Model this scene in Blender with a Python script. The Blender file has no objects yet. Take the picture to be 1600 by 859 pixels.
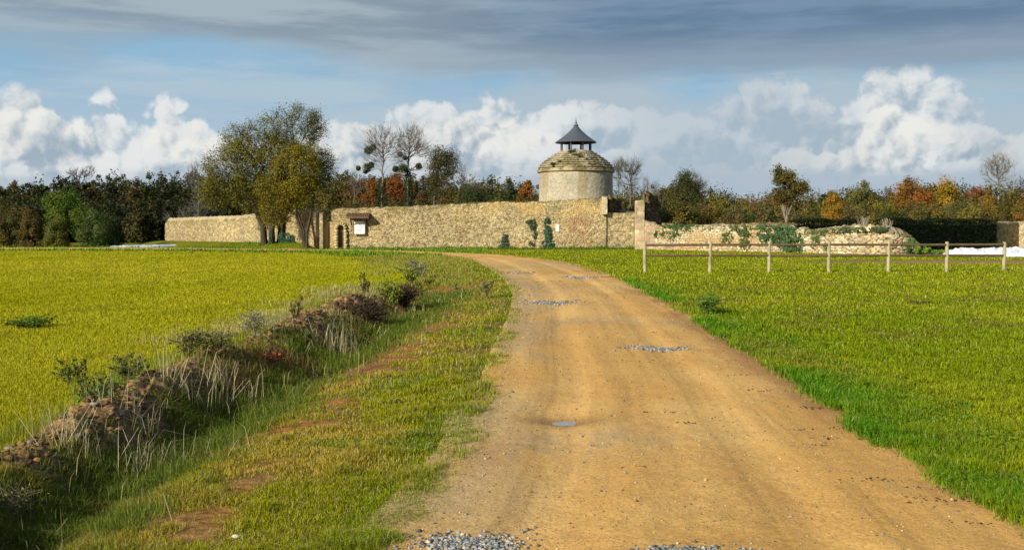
import bpy, math, random
import numpy as np
from mathutils import Vector
R = math.radians
rng = np.random.default_rng(7)
random.seed(7)
SC = bpy.context.scene

# ------------------------------------------------------------------ camera
F = 1600 * 35 / 36.0
CH = 1.7
PITCH = math.atan((429.5 - 360.0) / F)
cam = bpy.data.cameras.new("camera"); camo = bpy.data.objects.new("camera", cam)
SC.collection.objects.link(camo); SC.camera = camo
cam.lens = 35; cam.sensor_width = 36; cam.clip_start = 0.1; cam.clip_end = 8000
camo.location = (0, 0, CH); camo.rotation_euler = (math.pi / 2 - PITCH, 0, 0)

# ------------------------------------------------------------------ exposure
SC.view_settings.view_transform = 'Standard'; SC.view_settings.look = 'None'
SC.view_settings.gamma = 1.0; SC.view_settings.use_curve_mapping = False
EXPO = 0.68
SC.view_settings.exposure = EXPO
SC.render.engine = 'CYCLES'
SC.cycles.max_bounces = 5; SC.cycles.diffuse_bounces = 2; SC.cycles.glossy_bounces = 2
SC.cycles.transmission_bounces = 3; SC.cycles.transparent_max_bounces = 4

# ------------------------------------------------------------------ sun
SUN_EL = R(24); SX, SY = -0.68, -0.73
l = math.hypot(SX, SY); SX /= l; SY /= l
sun = bpy.data.lights.new("sun", 'SUN'); sun.energy = 4.8; sun.angle = R(0.5); sun.color = (1.0, 0.925, 0.74)
suno = bpy.data.objects.new("sun", sun); SC.collection.objects.link(suno)
sd = Vector((SX * math.cos(SUN_EL), SY * math.cos(SUN_EL), math.sin(SUN_EL)))
suno.rotation_euler = sd.to_track_quat('Z', 'Y').to_euler(); suno.location = (-30, -20, 40)

# ------------------------------------------------------------------ node helper
class NT:
    def __init__(s, tree): s.t = tree; s.L = tree.links
    def n(s, typ, **kw):
        nd = s.t.nodes.new(typ)
        for k, v in kw.items(): setattr(nd, k, v)
        return nd
    def set(s, sock, v):
        if isinstance(v, bpy.types.NodeSocket): s.L.new(v, sock)
        elif v is not None:
            if isinstance(v, (tuple, list)) and len(v) == 3 and sock.type == 'RGBA': v = (*v, 1)
            sock.default_value = v
    def m(s, op, a, b=None, c=None, clamp=False):
        nd = s.n('ShaderNodeMath', operation=op); nd.use_clamp = clamp
        for i, v in enumerate((a, b, c)):
            if v is not None: s.set(nd.inputs[i], v)
        return nd.outputs[0]
    def vm(s, op, a, b=None):
        nd = s.n('ShaderNodeVectorMath', operation=op)
        s.set(nd.inputs[0], a)
        if b is not None: s.set(nd.inputs[1], b)
        return nd.outputs[0]
    def mix(s, f, a, b, blend='MIX'):
        nd = s.n('ShaderNodeMix', data_type='RGBA', blend_type=blend)
        s.set(nd.inputs[0], f); s.set(nd.inputs[6], a); s.set(nd.inputs[7], b)
        return nd.outputs[2]
    def ss(s, v, lo, hi, a=0.0, b=1.0):
        nd = s.n('ShaderNodeMapRange', interpolation_type='SMOOTHSTEP')
        for i, x in enumerate((v, lo, hi, a, b)): s.set(nd.inputs[i], x)
        return nd.outputs[0]
    def noise(s, vec, scale, detail=4, rough=0.5, dist=0.0):
        nd = s.n('ShaderNodeTexNoise'); s.set(nd.inputs['Vector'], vec)
        nd.inputs['Scale'].default_value = scale; nd.inputs['Detail'].default_value = detail
        nd.inputs['Roughness'].default_value = rough; nd.inputs['Distortion'].default_value = dist
        return nd.outputs[0]
    def curve(s, v, pts):
        nd = s.n('ShaderNodeFloatCurve'); c = nd.mapping.curves[0]
        while len(c.points) > 2: c.points.remove(c.points[1])
        c.points[0].location = pts[0]; c.points[-1].location = pts[-1]
        for p in pts[1:-1]: c.points.new(*p)
        for p in c.points: p.handle_type = 'AUTO'
        nd.mapping.update(); s.set(nd.inputs[1], v)
        return nd.outputs[0]
    def xyz(s, x, y, z):
        nd = s.n('ShaderNodeCombineXYZ')
        for i, v in enumerate((x, y, z)): s.set(nd.inputs[i], v)
        return nd.outputs[0]

# ------------------------------------------------------------------ world: sky + clouds by direction
W = bpy.data.worlds.new("World"); SC.world = W; W.use_nodes = True
wt = W.node_tree; wt.nodes.clear(); q = NT(wt)
SKYS = 0.10
KS = 1.0 / (SKYS * 2 ** EXPO)             # cloud radiance in the units of the sky texture
sky = q.n('ShaderNodeTexSky', sky_type='NISHITA'); sky.sun_disc = False
sky.sun_elevation = SUN_EL; sky.sun_rotation = math.atan2(SX, SY)
sky.air_density = 1.0; sky.dust_density = 0.6; sky.ozone_density = 1.5
tc = q.n('ShaderNodeTexCoord'); D = tc.outputs['Generated']
sep = q.n('ShaderNodeSeparateXYZ'); q.set(sep.inputs[0], D)
az = q.m('ARCTAN2', sep.outputs[0], sep.outputs[1]); el = q.m('ARCSINE', sep.outputs[2])
azn = q.m('MULTIPLY_ADD', az, 1.0, 0.5, clamp=True)       # -0.5..0.5 rad -> 0..1
def srgb(r, g, b, k=1.0):
    f = lambda c: (c / 255 / 12.92 if c <= 10 else ((c / 255 + 0.055) / 1.055) ** 2.4) * k
    return (f(r), f(g), f(b))
def skc(r, g, b): return srgb(r, g, b, KS)
# billow field (2D in azimuth/elevation), as a node group
def billow_group():
    g = bpy.data.node_groups.new("billow", 'ShaderNodeTree')
    g.interface.new_socket("Vector", in_out='INPUT', socket_type='NodeSocketVector')
    g.interface.new_socket("Value", in_out='OUTPUT', socket_type='NodeSocketFloat')
    b = NT(g); gi = b.n('NodeGroupInput'); go = b.n('NodeGroupOutput')
    v = gi.outputs[0]
    nw = b.n('ShaderNodeTexNoise', noise_dimensions='2D'); b.set(nw.inputs['Vector'], v); nw.inputs['Scale'].default_value = 24; nw.inputs['Detail'].default_value = 5
    nw.inputs['Roughness'].default_value = .6
    off = b.vm('MULTIPLY', b.vm('SUBTRACT', nw.outputs[1], (0.5, 0.5, 0.5)), (0.030, 0.030, 0.0))
    p = b.vm('ADD', v, off)
    def vor(scale, sm=.25):
        x = b.n('ShaderNodeTexVoronoi', feature='SMOOTH_F1', voronoi_dimensions='2D'); b.set(x.inputs['Vector'], p)
        x.inputs['Scale'].default_value = scale; x.inputs['Smoothness'].default_value = sm
        d = x.outputs['Distance']
        return b.m('SUBTRACT', 0.5, b.m('MULTIPLY', d, d))
    big = b.m('SUBTRACT', b.noise2(p, 7, 2), 0.5)
    t = b.m('MULTIPLY', big, 1.3)
    t = b.m('MULTIPLY_ADD', vor(13), 0.85, t)
    t = b.m('MULTIPLY_ADD', vor(31), 0.50, t)
    t = b.m('MULTIPLY_ADD', vor(70), 0.26, t)
    t = b.m('MULTIPLY_ADD', b.m('SUBTRACT', b.noise2(p, 130, 5, .6), 0.5), 0.22, t)
    b.set(go.inputs[0], t)
    return g
def _noise2(s, vec, scale, detail=4, rough=0.5):
    nd = s.n('ShaderNodeTexNoise', noise_dimensions='2D'); s.set(nd.inputs['Vector'], vec)
    nd.inputs['Scale'].default_value = scale; nd.inputs['Detail'].default_value = detail; nd.inputs['Roughness'].default_value = rough
    return nd.outputs[0]
NT.noise2 = _noise2
BG = billow_group()
def billow(vec):
    nd = q.n('ShaderNodeGroup'); nd.node_tree = BG; q.set(nd.inputs[0], vec); return nd.outputs[0]
def hx(px): return 0.5 + math.atan((px - 800) / F)
def hy(y): return (360 - y) / F * 4                          # elevation stored x4 in curves
A2 = q.xyz(az, el, 0.0)
# clear sky tint
base = q.mix(q.ss(el, 0.05, 0.15), skc(186, 204, 216), skc(142, 184, 213))
veil = q.noise2(q.vm('MULTIPLY', A2, (2.2, 16, 0)), 1.6, 6, 0.6)
base = q.mix(q.m('MULTIPLY', q.ss(veil, 0.40, 0.66), 0.7), base, skc(184, 202, 213))
col = base
# pale grey bank behind the cumulus, stronger to the right
rb = q.curve(azn, [(0, .35), (hx(300), .35), (hx(700), .55), (hx(900), .95), (hx(1250), .95), (1, .8)])
soft = q.ss(q.m('MULTIPLY_ADD', q.m('SUBTRACT', q.noise2(q.vm('MULTIPLY', A2, (1, 2, 0)), 7, 5, .55), .5), .14, el), 0.185, 0.11)
col = q.mix(q.m('MULTIPLY', soft, rb), col, skc(176, 192, 203))
def cumulus(col, tops, seed, topc, shadec, bright, amp=0.050, edge=0.011, core=.08):
    h = q.m('MULTIPLY', q.curve(azn, [(a if a in (0, 1) else hx(a), max(0.0, hy(b))) for a, b in tops]), 0.25)
    v = q.vm('ADD', A2, seed)
    b0 = billow(v)
    b1 = billow(q.vm('ADD', v, (-0.007, 0.0065, 0.0)))
    dens = q.m('MULTIPLY_ADD', q.m('SUBTRACT', b0, 0.62), amp, q.m('SUBTRACT', h, el))
    a = q.ss(dens, 0.0, edge)
    relief = q.m('SUBTRACT', b0, b1)
    lit = q.m('MULTIPLY_ADD', relief, 2.1, 0.70)
    lit = q.m('SUBTRACT', lit, q.m('MULTIPLY', q.ss(dens, 0.004, core), 0.80))
    lit = q.m('ADD', lit, q.m('MULTIPLY', q.m('SUBTRACT', q.noise2(v, 11, 4), 0.5), 1.15))
    lit = q.m('MULTIPLY', q.ss(lit, -0.15, 0.85), bright)
    c = q.mix(lit, shadec, topc)
    return q.mix(q.m('MULTIPLY', a, q.ss(el, 0.030, 0.058)), col, c)
br = q.curve(azn, [(0, .95), (hx(180), 1), (hx(600), .85), (hx(820), .95), (hx(950), .60), (hx(1060), .35), (hx(1200), .45), (hx(1330), .75), (hx(1400), 1.0), (hx(1470), .85), (hx(1600), .55), (1, .6)])
col = cumulus(col, [(0, 168), (40, 160), (110, 182), (170, 145), (215, 186), (290, 165), (350, 184), (430, 176), (520, 184), (620, 180), (700, 174), (820, 150), (900, 158), (950, 150), (1060, 172), (1140, 165), (1220, 135), (1300, 155), (1390, 128), (1470, 132), (1540, 160), (1600, 180), (1, 190)],
              (0.3, 0.13, 0.0), skc(228, 231, 231), skc(166, 184, 198), br)
col = cumulus(col, [(0, 212), (60, 200), (140, 180), (210, 215), (260, 190), (330, 200), (420, 225), (560, 200), (640, 212), (740, 175), (830, 175), (900, 215), (1000, 225), (1100, 215), (1200, 225), (1300, 225), (1400, 160), (1480, 205), (1600, 190), (1, 190)],
              (2.3, 1.1, 0.0), skc(236, 236, 231), skc(158, 176, 191), br)
col = cumulus(col, [(0, 235), (60, 238), (200, 225), (300, 245), (420, 258), (560, 240), (700, 225), (830, 232), (960, 248), (1100, 245), (1300, 255), (1420, 215), (1520, 235), (1600, 215), (1, 190)],
              (5.3, 4.1, 0.0), skc(228, 231, 230), skc(156, 175, 191), br, edge=0.012)
col = q.mix(q.m('MULTIPLY', q.ss(q.m('MULTIPLY_ADD', q.m('SUBTRACT', veil, .5), .08, el), 0.072, 0.040), 0.85), col, skc(172, 188, 201))
# high dark sheet, streaked
sv = q.vm('MULTIPLY', A2, (1.0, 5.0, 0.0))
n1 = q.noise2(sv, 2.6, 5, 0.5)
n2 = q.noise2(q.vm('ADD', q.vm('MULTIPLY', A2, (1, 8, 0)), (3, 5, 0)), 5.0, 7, 0.6)
right = q.ss(az, -0.16, 0.14)
edgeel = q.m('SUBTRACT', 0.162, q.m('MULTIPLY', right, 0.016))
k = q.m('DIVIDE', q.m('SUBTRACT', el, edgeel), 0.030)
k = q.m('ADD', k, q.m('MULTIPLY', q.m('SUBTRACT', n1, 0.5), q.m('SUBTRACT', 3.6, q.m('MULTIPLY', right, 2.9))))
k = q.m('ADD', k, q.m('MULTIPLY', q.m('SUBTRACT', n2, 0.5), 1.5))
ha = q.ss(k, -0.55, 0.75)
dark = q.mix(right, skc(136, 152, 166), skc(98, 124, 152))
dark = q.mix(q.ss(n2, 0.38, 0.66), dark, q.mix(right, skc(164, 180, 190), skc(118, 143, 168)))
dark = q.mix(q.m('MULTIPLY', q.ss(el, .20, .165), .5), dark, skc(160, 176, 188))
col = q.mix(q.m('MULTIPLY', ha, 0.95), col, dark)
bgd = q.n('ShaderNodeBackground'); q.set(bgd.inputs[0], col); bgd.inputs[1].default_value = SKYS
# the rest of the sky (overhead and behind): clear sky under broken high cloud
h3 = q.noise(q.vm('MULTIPLY', D, (1, 1, 2.5)), 1.6, 4, .55)
rest = q.mix(q.ss(h3, .42, .62), q.mix(q.ss(el, 0, .25), skc(180, 198, 210), sky.outputs[0]), skc(150, 165, 180))
bg2 = q.n('ShaderNodeBackground'); q.set(bg2.inputs[0], rest); bg2.inputs[1].default_value = SKYS
f = q.m('MULTIPLY', q.m('MULTIPLY', q.ss(el, 0.42, 0.30), q.ss(el, -0.02, -0.01)), q.ss(q.m('ABSOLUTE', az), 1.05, 0.9))
mxs = q.n('ShaderNodeMixShader'); q.set(mxs.inputs[0], f); q.L.new(bg2.outputs[0], mxs.inputs[1]); q.L.new(bgd.outputs[0], mxs.inputs[2])
wo = q.n('ShaderNodeOutputWorld'); q.L.new(mxs.outputs[0], wo.inputs[0])
W.cycles.sampling_method = 'MANUAL'; W.cycles.sample_map_resolution = 512

# ------------------------------------------------------------------ pixel -> place
CT, ST = math.cos(PITCH), math.sin(PITCH)
def ray(px, py):
    a, b = (px - 800) / F, -(py - 429.5) / F
    return np.array([a, CT + b * ST, -ST + b * CT])
def G(px, py, z=0.0):
    d = ray(px, py); t = (z - CH) / d[2]; return (d[0] * t, d[1] * t)
def P(px, py, Y):
    d = ray(px, py); t = Y / d[1]; return np.array([d[0] * t, Y, CH + d[2] * t])
def X(px, Y): return P(px, 360, Y)[0]
def Z(py, Y): return P(800, py, Y)[2]

# ------------------------------------------------------------------ numpy noise
def _h(ix, iy, s=0):
    n = (ix.astype(np.int64) * 374761393 + iy.astype(np.int64) * 668265263 + s * 974634777) & 0xffffffff
    n = ((n ^ (n >> 13)) * 1274126177) & 0xffffffff
    return ((n ^ (n >> 16)) & 0xffffff) / float(0xffffff)
def vnoise(x, y, s=0):
    ix, iy = np.floor(x), np.floor(y); fx, fy = x - ix, y - iy
    fx = fx * fx * (3 - 2 * fx); fy = fy * fy * (3 - 2 * fy)
    a, b = _h(ix, iy, s), _h(ix + 1, iy, s); c, d = _h(ix, iy + 1, s), _h(ix + 1, iy + 1, s)
    return (a + (b - a) * fx) * (1 - fy) + (c + (d - c) * fx) * fy
def fbm(x, y, o=4, s=0):
    t = 0; a = .5; w = 0
    for i in range(o):
        t = t + a * vnoise(x * 2 ** i + 17.3 * i, y * 2 ** i - 9.1 * i, s + i); w += a; a *= .5
    return t / w
def sstep(x, a, b):
    t = np.clip((x - a) / (b - a), 0, 1); return t * t * (3 - 2 * t)
def cells(u, v, cw, ch, s=0, jit=.8):
    gx, gy = u / cw, v / ch
    gx = gx + 0.5 * (np.floor(gy).astype(int) % 2) * 0
    ix, iy = np.floor(gx), np.floor(gy)
    f1 = np.full(u.shape, 9.); f2 = f1.copy(); idv = np.zeros(u.shape)
    for dx in (-1, 0, 1):
        for dy in (-1, 0, 1):
            cx, cy = ix + dx, iy + dy
            px = cx + .5 + jit * (_h(cx, cy, s) - .5) + 0.5 * (cy % 2) - .25
            py = cy + .5 + jit * .7 * (_h(cx, cy, s + 1) - .5)
            d = np.hypot(gx - px, (gy - py)); r = _h(cx, cy, s + 2)
            c = d < f1
            f2 = np.where(c, f1, np.minimum(f2, d)); idv = np.where(c, r, idv); f1 = np.where(c, d, f1)
    return f1, f2, idv

# ------------------------------------------------------------------ mesh helpers
def link(o): SC.collection.objects.link(o); return o
def mesh_np(name, V, Fc, mat, col=None, smooth=False, parent=None):
    V = np.asarray(V, dtype=np.float32); Fc = np.asarray(Fc, dtype=np.int32)
    me = bpy.data.meshes.new(name); nf, k = Fc.shape
    me.vertices.add(len(V)); me.vertices.foreach_set("co", V.ravel())
    me.loops.add(nf * k); me.loops.foreach_set("vertex_index", Fc.ravel())
    me.polygons.add(nf); me.polygons.foreach_set("loop_start", np.arange(0, nf * k, k, dtype=np.int32))
    me.update(calc_edges=True)
    if smooth: me.polygons.foreach_set("use_smooth", np.ones(nf, dtype=bool))
    if col is not None:
        at = me.attributes.new("col", 'FLOAT_COLOR', 'POINT')
        c = np.ones((len(V), 4), dtype=np.float32); c[:, :col.shape[1]] = col
        at.data.foreach_set("color", c.ravel())
    me.materials.append(mat)
    o = link(bpy.data.objects.new(name, me))
    if parent is not None: o.parent = parent
    return o
def tag(o, label=None, cat=None, group=None, kind=None):
    for k_, v_ in (('label', label), ('category', cat), ('group', group), ('kind', kind)):
        if v_: o[k_] = v_
    return o
def empty(name, loc=(0, 0, 0)):
    o = bpy.data.objects.new(name, None); o.location = loc; o.empty_display_size = .3; return link(o)
class MB:
    """collects polygons for small built objects (quads / tris as python lists)"""
    def __init__(s): s.v = []; s.f = []
    def box(s, a, b, rot=0.0, c=None, jit=0):
        x0, y0, z0 = a; x1, y1, z1 = b; n = len(s.v)
        for z in (z0, z1):
            for x, y in ((x0, y0), (x1, y0), (x1, y1), (x0, y1)):
                if rot:
                    cx, cy = c; dx, dy = x - cx, y - cy
                    x, y = cx + dx * math.cos(rot) - dy * math.sin(rot), cy + dx * math.sin(rot) + dy * math.cos(rot)
                s.v.append((x + random.uniform(-jit, jit), y + random.uniform(-jit, jit), z + random.uniform(-jit, jit)))
        s.f += [tuple(n + i for i in q_) for q_ in ((3, 2, 1, 0), (4, 5, 6, 7), (0, 1, 5, 4), (1, 2, 6, 5), (2, 3, 7, 6), (3, 0, 4, 7))]
    def tube(s, p, q_, r0, r1=None, n=10, caps=True):
        r1 = r0 if r1 is None else r1; p, q_ = Vector(p), Vector(q_); d = (q_ - p).normalized()
        a = d.orthogonal().normalized(); b = d.cross(a); k0 = len(s.v)
        for c, r in ((p, r0), (q_, r1)):
            for i in range(n):
                t = 2 * math.pi * i / n; s.v.append(tuple(c + (a * math.cos(t) + b * math.sin(t)) * r))
        for i in range(n):
            j = (i + 1) % n; s.f.append((k0 + i, k0 + j, k0 + n + j, k0 + n + i))
        if caps: s.f.append(tuple(range(k0 + n - 1, k0 - 1, -1))); s.f.append(tuple(range(k0 + n, k0 + 2 * n)))
    def lathe(s, prof, cx, cy, n=48, jit=0):
        k0 = len(s.v)
        for r, z in prof:
            for i in range(n):
                t = 2 * math.pi * i / n; rr = r + random.uniform(-jit, jit)
                s.v.append((cx + rr * math.cos(t), cy + rr * math.sin(t), z + random.uniform(-jit, jit) * .6))
        for k_ in range(len(prof) - 1):
            for i in range(n):
                j = (i + 1) % n; a = k0 + k_ * n
                s.f.append((a + i, a + j, a + n + j, a + n + i))
    def build(s, name, mat, parent=None, smooth=False, bevel=0):
        me = bpy.data.meshes.new(name); me.from_pydata(s.v, [], s.f); me.materials.append(mat); me.update()
        if smooth: me.polygons.foreach_set("use_smooth", [True] * len(me.polygons))
        o = link(bpy.data.objects.new(name, me))
        if parent is not None: o.parent = parent
        if bevel:
            md = o.modifiers.new("bevel", 'BEVEL'); md.width = bevel; md.segments = 2
        return o

# ------------------------------------------------------------------ materials
def newmat(name):
    m = bpy.data.materials.new(name); m.use_nodes = True; m.node_tree.nodes.clear(); return m, NT(m.node_tree)
def out(q, sh): o = q.n('ShaderNodeOutputMaterial'); q.L.new(sh, o.inputs[0])
def bsdf(q, col, rough=.9, spec=.3, nrm=None, metal=0):
    b = q.n('ShaderNodeBsdfPrincipled'); q.set(b.inputs['Base Color'], col); q.set(b.inputs['Roughness'], rough)
    b.inputs['Specular IOR Level'].default_value = spec; b.inputs['Metallic'].default_value = metal
    if nrm is not None: q.set(b.inputs['Normal'], nrm)
    return b.outputs[0]
def bump(q, h, strength=.5, dist=.02):
    b = q.n('ShaderNodeBump'); b.inputs['Strength'].default_value = strength; b.inputs['Distance'].default_value = dist
    q.set(b.inputs['Height'], h); return b.outputs[0]
def attr(q, name="col"):
    a = q.n('ShaderNodeAttribute'); a.attribute_name = name; return a.outputs['Color']
def pos(q): return q.n('ShaderNodeNewGeometry').outputs['Position']
def mat_leaf(name, trans=.3, rough=.6, spec=.12):
    m, q = newmat(name); c = attr(q)
    d = bsdf(q, c, rough, spec)
    t = q.n('ShaderNodeBsdfTranslucent'); q.set(t.inputs[0], q.mix(1, c, (1, 1, .5), 'MULTIPLY'))
    t = t.outputs[0]
    mx = q.n('ShaderNodeMixShader'); mx.inputs[0].default_value = trans
    q.L.new(d, mx.inputs[1]); q.L.new(t, mx.inputs[2]); out(q, mx.outputs[0]); return m
M_LEAF = mat_leaf("leaf", .25); M_GRASS = mat_leaf("grass_blade", .35, .6, .04)
def mat_bark():
    m, q = newmat("bark"); c = attr(q); p = pos(q)
    n = q.noise(q.vm('MULTIPLY', p, (9, 9, 2)), 1.5, 5, .6)
    out(q, bsdf(q, q.mix(q.m('MULTIPLY', n, .8), c, (.03, .025, .018)), .95, .1, bump(q, n, .8, .05))); return m
M_BARK = mat_bark()
def mat_stone(name, bumpd=.02, fine=14):
    m, q = newmat(name); c = attr(q); p = pos(q)
    n = q.noise(p, fine, 6, .65); n2 = q.noise(p, 1.1, 4, .6)
    cc = q.mix(q.ss(n, .35, .75), q.mix(1, c, (.62, .58, .52), 'MULTIPLY'), q.mix(1, c, (1.18, 1.15, 1.1), 'MULTIPLY'))
    cc = q.mix(q.m('MULTIPLY', q.ss(n2, .5, .75), .35), cc, q.mix(1, cc, (.62, .55, .45), 'MULTIPLY'))
    out(q, bsdf(q, cc, .95, .15, bump(q, n, .9, bumpd))); return m
M_STONE = mat_stone("rubble_stone"); M_SOILV = mat_stone("clod_earth", .03, 22)
def mat_wood(name, c0, c1, sc=(6, 6, 1.2)):
    m, q = newmat(name); tc = q.n('ShaderNodeTexCoord').outputs['Object']
    n = q.noise(q.vm('MULTIPLY', tc, sc), 5, 6, .6, .3)
    n2 = q.noise(tc, 1.7, 4)
    c = q.mix(q.ss(n, .3, .7), c0, c1); c = q.mix(q.m('MULTIPLY', q.ss(n2, .45, .7), .5), c, q.mix(1, c, (.5, .48, .4), 'MULTIPLY'))
    out(q, bsdf(q, c, .85, .2, bump(q, n, .6, .01))); return m
def mat_plain(name, c, rough=.8, noise_amt=.4, scale=8, spec=.3):
    m, q = newmat(name); p = q.n('ShaderNodeTexCoord').outputs['Object']; n = q.noise(p, scale, 5, .6)
    out(q, bsdf(q, q.mix(q.m('MULTIPLY', q.ss(n, .35, .75), noise_amt), c, tuple(x * .45 for x in c)), rough, spec, bump(q, n, .4, .01))); return m
M_POST = mat_wood("weathered_post_wood", (.36, .33, .20), (.24, .20, .12))
M_RAIL = mat_wood("rail_wood", (.15, .095, .05), (.08, .052, .03), (1.2, 6, 6))
M_GATE = mat_wood("gate_wood", (.52, .37, .18), (.36, .24, .115))
M_DARKW = mat_wood("old_timber", (.12, .085, .055), (.06, .042, .03))
M_GREYW = mat_wood("grey_timber", (.13, .12, .11), (.07, .065, .06))

# ------------------------------------------------------------------ layout lines (world x,y)
def line(pts, z): return np.array([G(a, b, z) for a, b in pts])
RL = np.vstack([[(-1.1, -25), (-.8, 1.0)], line([(590, 859), (625, 838), (665, 790), (735, 700), (742, 655), (780, 610), (800, 540), (818, 475), (812, 450), (785, 425), (740, 405), (690, 398.5), (600, 394.5), (500, 392.5), (260, 390.5), (150, 390)], 0), [(-90, 80)]])
RR = np.vstack([[(2.6, -25), (2.75, 1.0)], line([(1660, 868), (1600, 832), (1490, 765), (1370, 690), (1290, 635), (1210, 580), (1110, 520), (1040, 475), (960, 435), (880, 410), (800, 400), (740, 396), (600, 391.5), (500, 389.8), (260, 387.5), (150, 387)], 0), [(-98, 92)]])
ridge_px = [(-260, 800), (-60, 715), (0, 692), (100, 648), (230, 585), (330, 540), (450, 503), (560, 462), (630, 436)]
RIDGE = np.array([G(a, b, .30) for a, b in ridge_px]); 
DITCH = np.array([G(a, b, -.2) for a, b in [(-120, 1000), (40, 870), (170, 775), (300, 690), (420, 628), (520, 568), (600, 518), (660, 478), (700, 442)]])
SOIL = np.array([G(a, b, -.1) for a, b in [(120, 940), (240, 850), (350, 745), (480, 655), (600, 565), (690, 490), (722, 445)]])
def pdist(x, y, L):
    """distance to polyline, side (+ = right of direction), param 0..1"""
    bd = np.full(x.shape, 1e9); side = np.zeros(x.shape); par = np.zeros(x.shape); n = len(L) - 1
    for i in range(n):
        a, b = L[i], L[i + 1]; d = b - a; l2 = d @ d
        t = np.clip(((x - a[0]) * d[0] + (y - a[1]) * d[1]) / l2, 0, 1)
        ex, ey = x - a[0] - t * d[0], y - a[1] - t * d[1]; dd = np.hypot(ex, ey)
        c = dd < bd; bd = np.where(c, dd, bd); par = np.where(c, (i + t) / n, par)
        side = np.where(c, np.sign(ex * d[1] - ey * d[0]), side)
    return bd, side, par
def inside(x, y, poly):
    c = np.zeros(x.shape, dtype=bool); n = len(poly)
    for i in range(n):
        x0, y0 = poly[i]; x1, y1 = poly[(i + 1) % n]
        if y0 == y1: continue
        cond = ((y0 > y) != (y1 > y)) & (x < (x1 - x0) * (y - y0) / (y1 - y0) + x0); c ^= cond
    return c
ROADP = np.vstack([RL, RR[::-1]])
BANK = [G(a, b) for a, b in [(150, 386), (235, 387), (500, 388.5)]]
def ground_h(x, y):
    dr, sr, tr = pdist(x, y, RIDGE); dd, s2, td = pdist(x, y, DITCH)
    fade = sstep(tr, 1.0, .86)
    amp = .24 * fade * (.55 + .6 * fbm(x * .8, y * .8, 3, 5))
    z = amp * np.exp(-(dr / (.30 + .012 * y)) ** 2)
    fd = sstep(td, 1.0, .9)
    z = z - .24 * fd * np.exp(-(dd / (.42 + .02 * np.clip(y, 0, 40))) ** 2)
    z = z + .035 * (fbm(x * .35, y * .35, 3, 9) - .5) * sstep(y, 2, 8)
    # grassy bank below the far left wall
    wl = np.array([[X(505, 90.5), 90.5], [X(262, 117), 117]]); dw, sw, tw = pdist(x, y, wl)
    z = z + .50 * sstep(dw, 4.5, 1.0) * (y > 60) * sstep(x, -17.5, -19.5) * sstep(pdist(x, y, RR)[0], .2, 1.6)
    return z
def road_mask(x, y):
    a, sa, _ = pdist(x, y, RL); b, sb, _ = pdist(x, y, RR); ins = inside(x, y, ROADP)
    return np.where(ins, np.minimum(a, b), -np.minimum(a, b)) + .34 * (fbm(x * 1.1, y * 1.1, 3, 401) - .52) + .22 * (fbm(x * 6, y * 6, 3, 405) - .5)   # signed distance, + inside

# ------------------------------------------------------------------ ground
def axis(lo, hi, d0, c0, c1, g):
    a = list(np.arange(c0, c1, d0)); d = d0
    while a[-1] < hi: d = min(d * g, 120); a.append(a[-1] + d)
    d = d0; b = [c0]
    while b[-1] > lo: d = min(d * g, 120); b.append(b[-1] - d)
    return np.array(b[:0:-1] + a)
gx = axis(-2500, 2500, .09, -7, 6, 1.012); gy = axis(-120, 4000, .09, 3, 16, 1.010)
GX, GY = np.meshgrid(gx, gy); gxx, gyy = GX.ravel(), GY.ravel()
gz = ground_h(gxx, gyy)
rm = road_mask(gxx, gyy)
gz -= .05 * sstep(rm, -.05, .3)
ds, _, _ = pdist(gxx, gyy, SOIL); dr, sr, tr = pdist(gxx, gyy, RIDGE); dd, _, td = pdist(gxx, gyy, DITCH)
n1 = fbm(gxx * 1.3, gyy * 1.3, 4, 21); n2 = fbm(gxx * .18, gyy * .18, 4, 31); n3 = fbm(gxx * 5, gyy * 5, 3, 41)
field = ((sr < 0) | (tr > .999)) & (gxx < 0)
leftside = gxx < (np.interp(gyy, RL[:18, 1], RL[:18, 0]) if False else 1e9)
green_m = np.array([.12, .14, .004]); green_f = np.array([.28, .26, .004]); soilc = np.array([.30, .135, .045]); darke = np.array([.085, .052, .028])
def colmix(a, b, t): return a + (b - a) * t[:, None]
def zonecol(x, y, n1, n2, sr, tr, rm):
    c = np.tile(green_m, (len(x), 1)) * (.8 + .5 * n2[:, None])
    c = colmix(c, np.array([.150, .155, .010]), sstep(n2, .45, .62) * .8 + .2 * (y > 30))
    fl = FIELD(x, y, sr, tr)
    c = colmix(c, green_f * (1), fl)
    return c
FPOLY = np.vstack([RIDGE, [G(600, 425), G(590, 408), G(545, 397), G(300, 393), G(0, 392)], [(-120, 78), (-400, 78), (-400, -50), RIDGE[0] + [-2, -8]]])
def FIELD(x, y, sr=None, tr=None):
    far = sstep(y, 25, 45); jx = 5.0 * far * (fbm(x * .25, y * .12, 4, 151) - .5) + 2.5 * far * (fbm(x * 3, y * 2, 2, 155) - .5)
    return inside(x + jx, y + jx * .6, FPOLY).astype(float)
gc = zonecol(gxx, gyy, n1, n2, sr, tr, rm)
soilw = np.exp(-(ds / (.50 + .012 * gyy)) ** 2) * (td < .99) * (gyy < 45) * sstep(n1, .34, .60) * (.55 + .6 * fbm(gxx * 4, gyy * 4, 3, 79))
redp = sstep(fbm(gxx * .5, gyy * .5, 4, 77), .60, .72) * (gyy < 30) * (1 - FIELD(gxx, gyy)) * .6
gc = colmix(gc, soilc, np.clip(soilw * 1.1, 0, 1)); gc = colmix(gc, darke * 1.5, redp)
gc = colmix(gc, np.array([.22, .135, .05]), .6 * sstep(fbm(gxx * 2.2, gyy * 2.2, 4, 78), .50, .62) * (gyy < 30) * (1 - FIELD(gxx, gyy)))
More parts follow.
